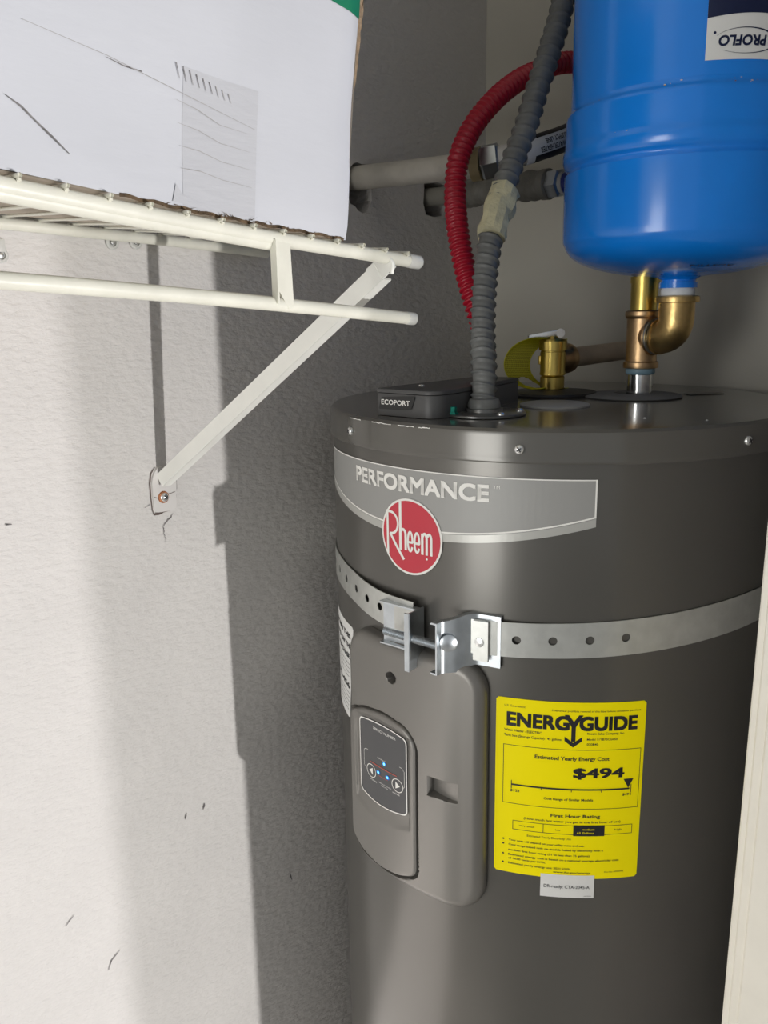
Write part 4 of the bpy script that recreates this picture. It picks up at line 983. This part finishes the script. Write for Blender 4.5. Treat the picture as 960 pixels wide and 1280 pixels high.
# ================================================================== CARDBOARD BOX
# lies on the shelf wires; slightly crushed, so its sides lean
bx = thing('cardboard_box', (.18, .2, 1.675), 'white faced cardboard carton with a green corner and torn edges on the wire shelf', 'cardboard box')
def zs(x, y):     # height of the wires under the box
    t = (x-.0085)/(SX-.0085); return zk(y)*(1-t) + zf(y)*t + .0079
H = .30; XF = .3325; YA, YB = -.14, .4785
def bxpt(x, y, h): return Vector((x + .004*h/H - (.0035*max(0, (y-(YB-.014))/.014)**1.5 if x > .3 else 0), y + .115*h*max(0, min(1, (y+.1)/.58)), zs(x, y)+h))
def face_grid(fn, nu, nv): 
    V_ = [fn(i/nu, j/nv) for i in range(nu+1) for j in range(nv+1)]; return V_, [(i*(nv+1)+j, (i+1)*(nv+1)+j, (i+1)*(nv+1)+j+1, i*(nv+1)+j+1) for i in range(nu) for j in range(nv)]
def wav(y, h): return .0010*math.sin(y*31+h*20)+.0008*math.sin(h*47-y*12)
g = G(); v, f = face_grid(lambda a, b: bxpt(XF+wav(YA+(YB-YA)*a, H*b)*(1 if .02 < b < .98 else 0), YA+(YB-YA)*a, H*b), 60, 30); g.add(v, f)
fpanel = g.out('front_panel', m_board, bx, 60)
XB = .030
g = G()
for fn in (lambda a, b: bxpt(XB, YA+(YB-YA)*(1-a), H*b), lambda a, b: bxpt(XB+(XF-XB)*a, YA, H*b), lambda a, b: bxpt(XB+(XF-XB)*a, YA+(YB-YA)*b, 0)):
    v, f = face_grid(fn, 8, 8); g.add(v, f)
v, f = face_grid(lambda a, b: bxpt(XF-(XF-XB)*a, YB-.0006, H*b), 8, 8); g.add(v, f)
v, f = face_grid(lambda a, b: bxpt(XB+(XF-XB)*a, YA+(YB-YA)*b, H), 8, 8); g.add(v, f)
g.out('side_panels', m_boxb, bx)
# green corner print
def fr_pt(y, h, off=.0012): return bxpt(XF+off, y, h)
def frp(off): return lambda y, h: fr_pt(y, h, off)

# torn side flap: layered ragged cardboard standing past the right edge
rnd = random.Random(21)
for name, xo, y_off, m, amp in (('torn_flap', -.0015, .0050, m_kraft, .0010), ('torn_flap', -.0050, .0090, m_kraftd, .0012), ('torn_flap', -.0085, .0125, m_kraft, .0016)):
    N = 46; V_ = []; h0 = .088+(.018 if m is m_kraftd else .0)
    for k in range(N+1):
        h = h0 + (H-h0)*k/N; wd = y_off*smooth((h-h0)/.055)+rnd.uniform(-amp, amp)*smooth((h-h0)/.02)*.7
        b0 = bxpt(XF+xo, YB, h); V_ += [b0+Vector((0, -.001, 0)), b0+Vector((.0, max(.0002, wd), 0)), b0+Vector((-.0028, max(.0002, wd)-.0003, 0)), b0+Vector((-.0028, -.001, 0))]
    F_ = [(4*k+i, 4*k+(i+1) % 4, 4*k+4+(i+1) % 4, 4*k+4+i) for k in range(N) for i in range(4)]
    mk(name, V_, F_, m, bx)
# packing tape over the front
v, f = face_grid(lambda a, b: (.3295+.057*a, .083*b), 14, 20)
mk('packing_tape', [fr_pt(y, h, .00025+wav(y, h)) for y, h in v], f, m_tapeclear, fpanel)
# frayed lower edge
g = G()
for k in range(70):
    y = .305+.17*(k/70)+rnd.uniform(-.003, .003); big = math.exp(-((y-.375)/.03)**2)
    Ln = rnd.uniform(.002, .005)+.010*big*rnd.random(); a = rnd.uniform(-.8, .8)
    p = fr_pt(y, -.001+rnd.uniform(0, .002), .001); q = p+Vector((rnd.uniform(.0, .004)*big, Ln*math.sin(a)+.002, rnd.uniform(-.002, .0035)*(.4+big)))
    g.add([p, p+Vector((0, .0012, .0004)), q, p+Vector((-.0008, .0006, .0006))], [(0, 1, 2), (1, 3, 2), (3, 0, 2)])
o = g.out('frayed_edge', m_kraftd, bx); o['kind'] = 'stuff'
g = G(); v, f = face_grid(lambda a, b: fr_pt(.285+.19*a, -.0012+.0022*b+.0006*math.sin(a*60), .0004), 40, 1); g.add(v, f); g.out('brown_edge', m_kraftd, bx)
v, f = poly2d([(.3215, .0030), (.3240, .0140), (.3290, .0080), (.3420, .0062), (.3480, .0020)]); mk('torn_corner', [fr_pt(y, h, .0008+wav(y, h)) for y, h in v], f, m_tapeclear, fpanel)
ga, gb = (.4614-.115*.152*.965, 1.8142-zs(XF, .4614)), (YB, 1.8105-zs(XF, YB))
gk = (gb[1]-ga[1])/(gb[0]-ga[0])
gl = lambda y: min(H, ga[1]+gk*(y-ga[0]))
v, f = face_grid(lambda a, b: (lambda y: (y, gl(y)+(H-gl(y))*b))(ga[0]-.12+(YB-ga[0]+.12)*a), 44, 18)
mk('green_print', [fr_pt(y, h, .0005+wav(y, h)) for y, h in v], f, m_green, fpanel)
def bmark(pts, w, m=m_scuff):
    v, f = stroke2d(pts, w); mk('scuff_mark', [fr_pt(y, h, .0010+wav(y, h)) for y, h in v], f, m, fpanel)
bz = lambda y: zs(XF, y)
def bp(y, z): return (y/(1+.0)*1.0 - .115*(z-bz(y))*max(0, min(1, (y+.1)/.58)), z-bz(y))
bmark([bp(.222, 1.7143), bp(.230, 1.7100), bp(.237, 1.7041), bp(.246, 1.6970), bp(.2551, 1.6894)], [.0004, .0011, .0009, .0012, .0004])
bmark([bp(.2838, 1.7435), bp(.295, 1.7410), bp(.3068, 1.7402)], [.0003, .0008, .0006])
bmark([bp(.235, 1.752), bp(.284, 1.7445), bp(.335, 1.7330), bp(.39, 1.7200)], [.0003, .0004, .0005, .0003], m_pencil)
for k in range(9):
    y = .331+.0048*k; bmark([bp(y, 1.7495-.0014*k), bp(y+.002, 1.7410-.0010*k)], [.0006, .0003], m_scuff if k < 6 else m_pencil)
for k in range(4):
    bmark([bp(.33, 1.7290-.013*k), bp(.345, 1.7255-.012*k), bp(.362, 1.7190-.011*k), bp(.385, 1.7165-.011*k)], [.0002, .0005, .0004, .0001], m_pencil)
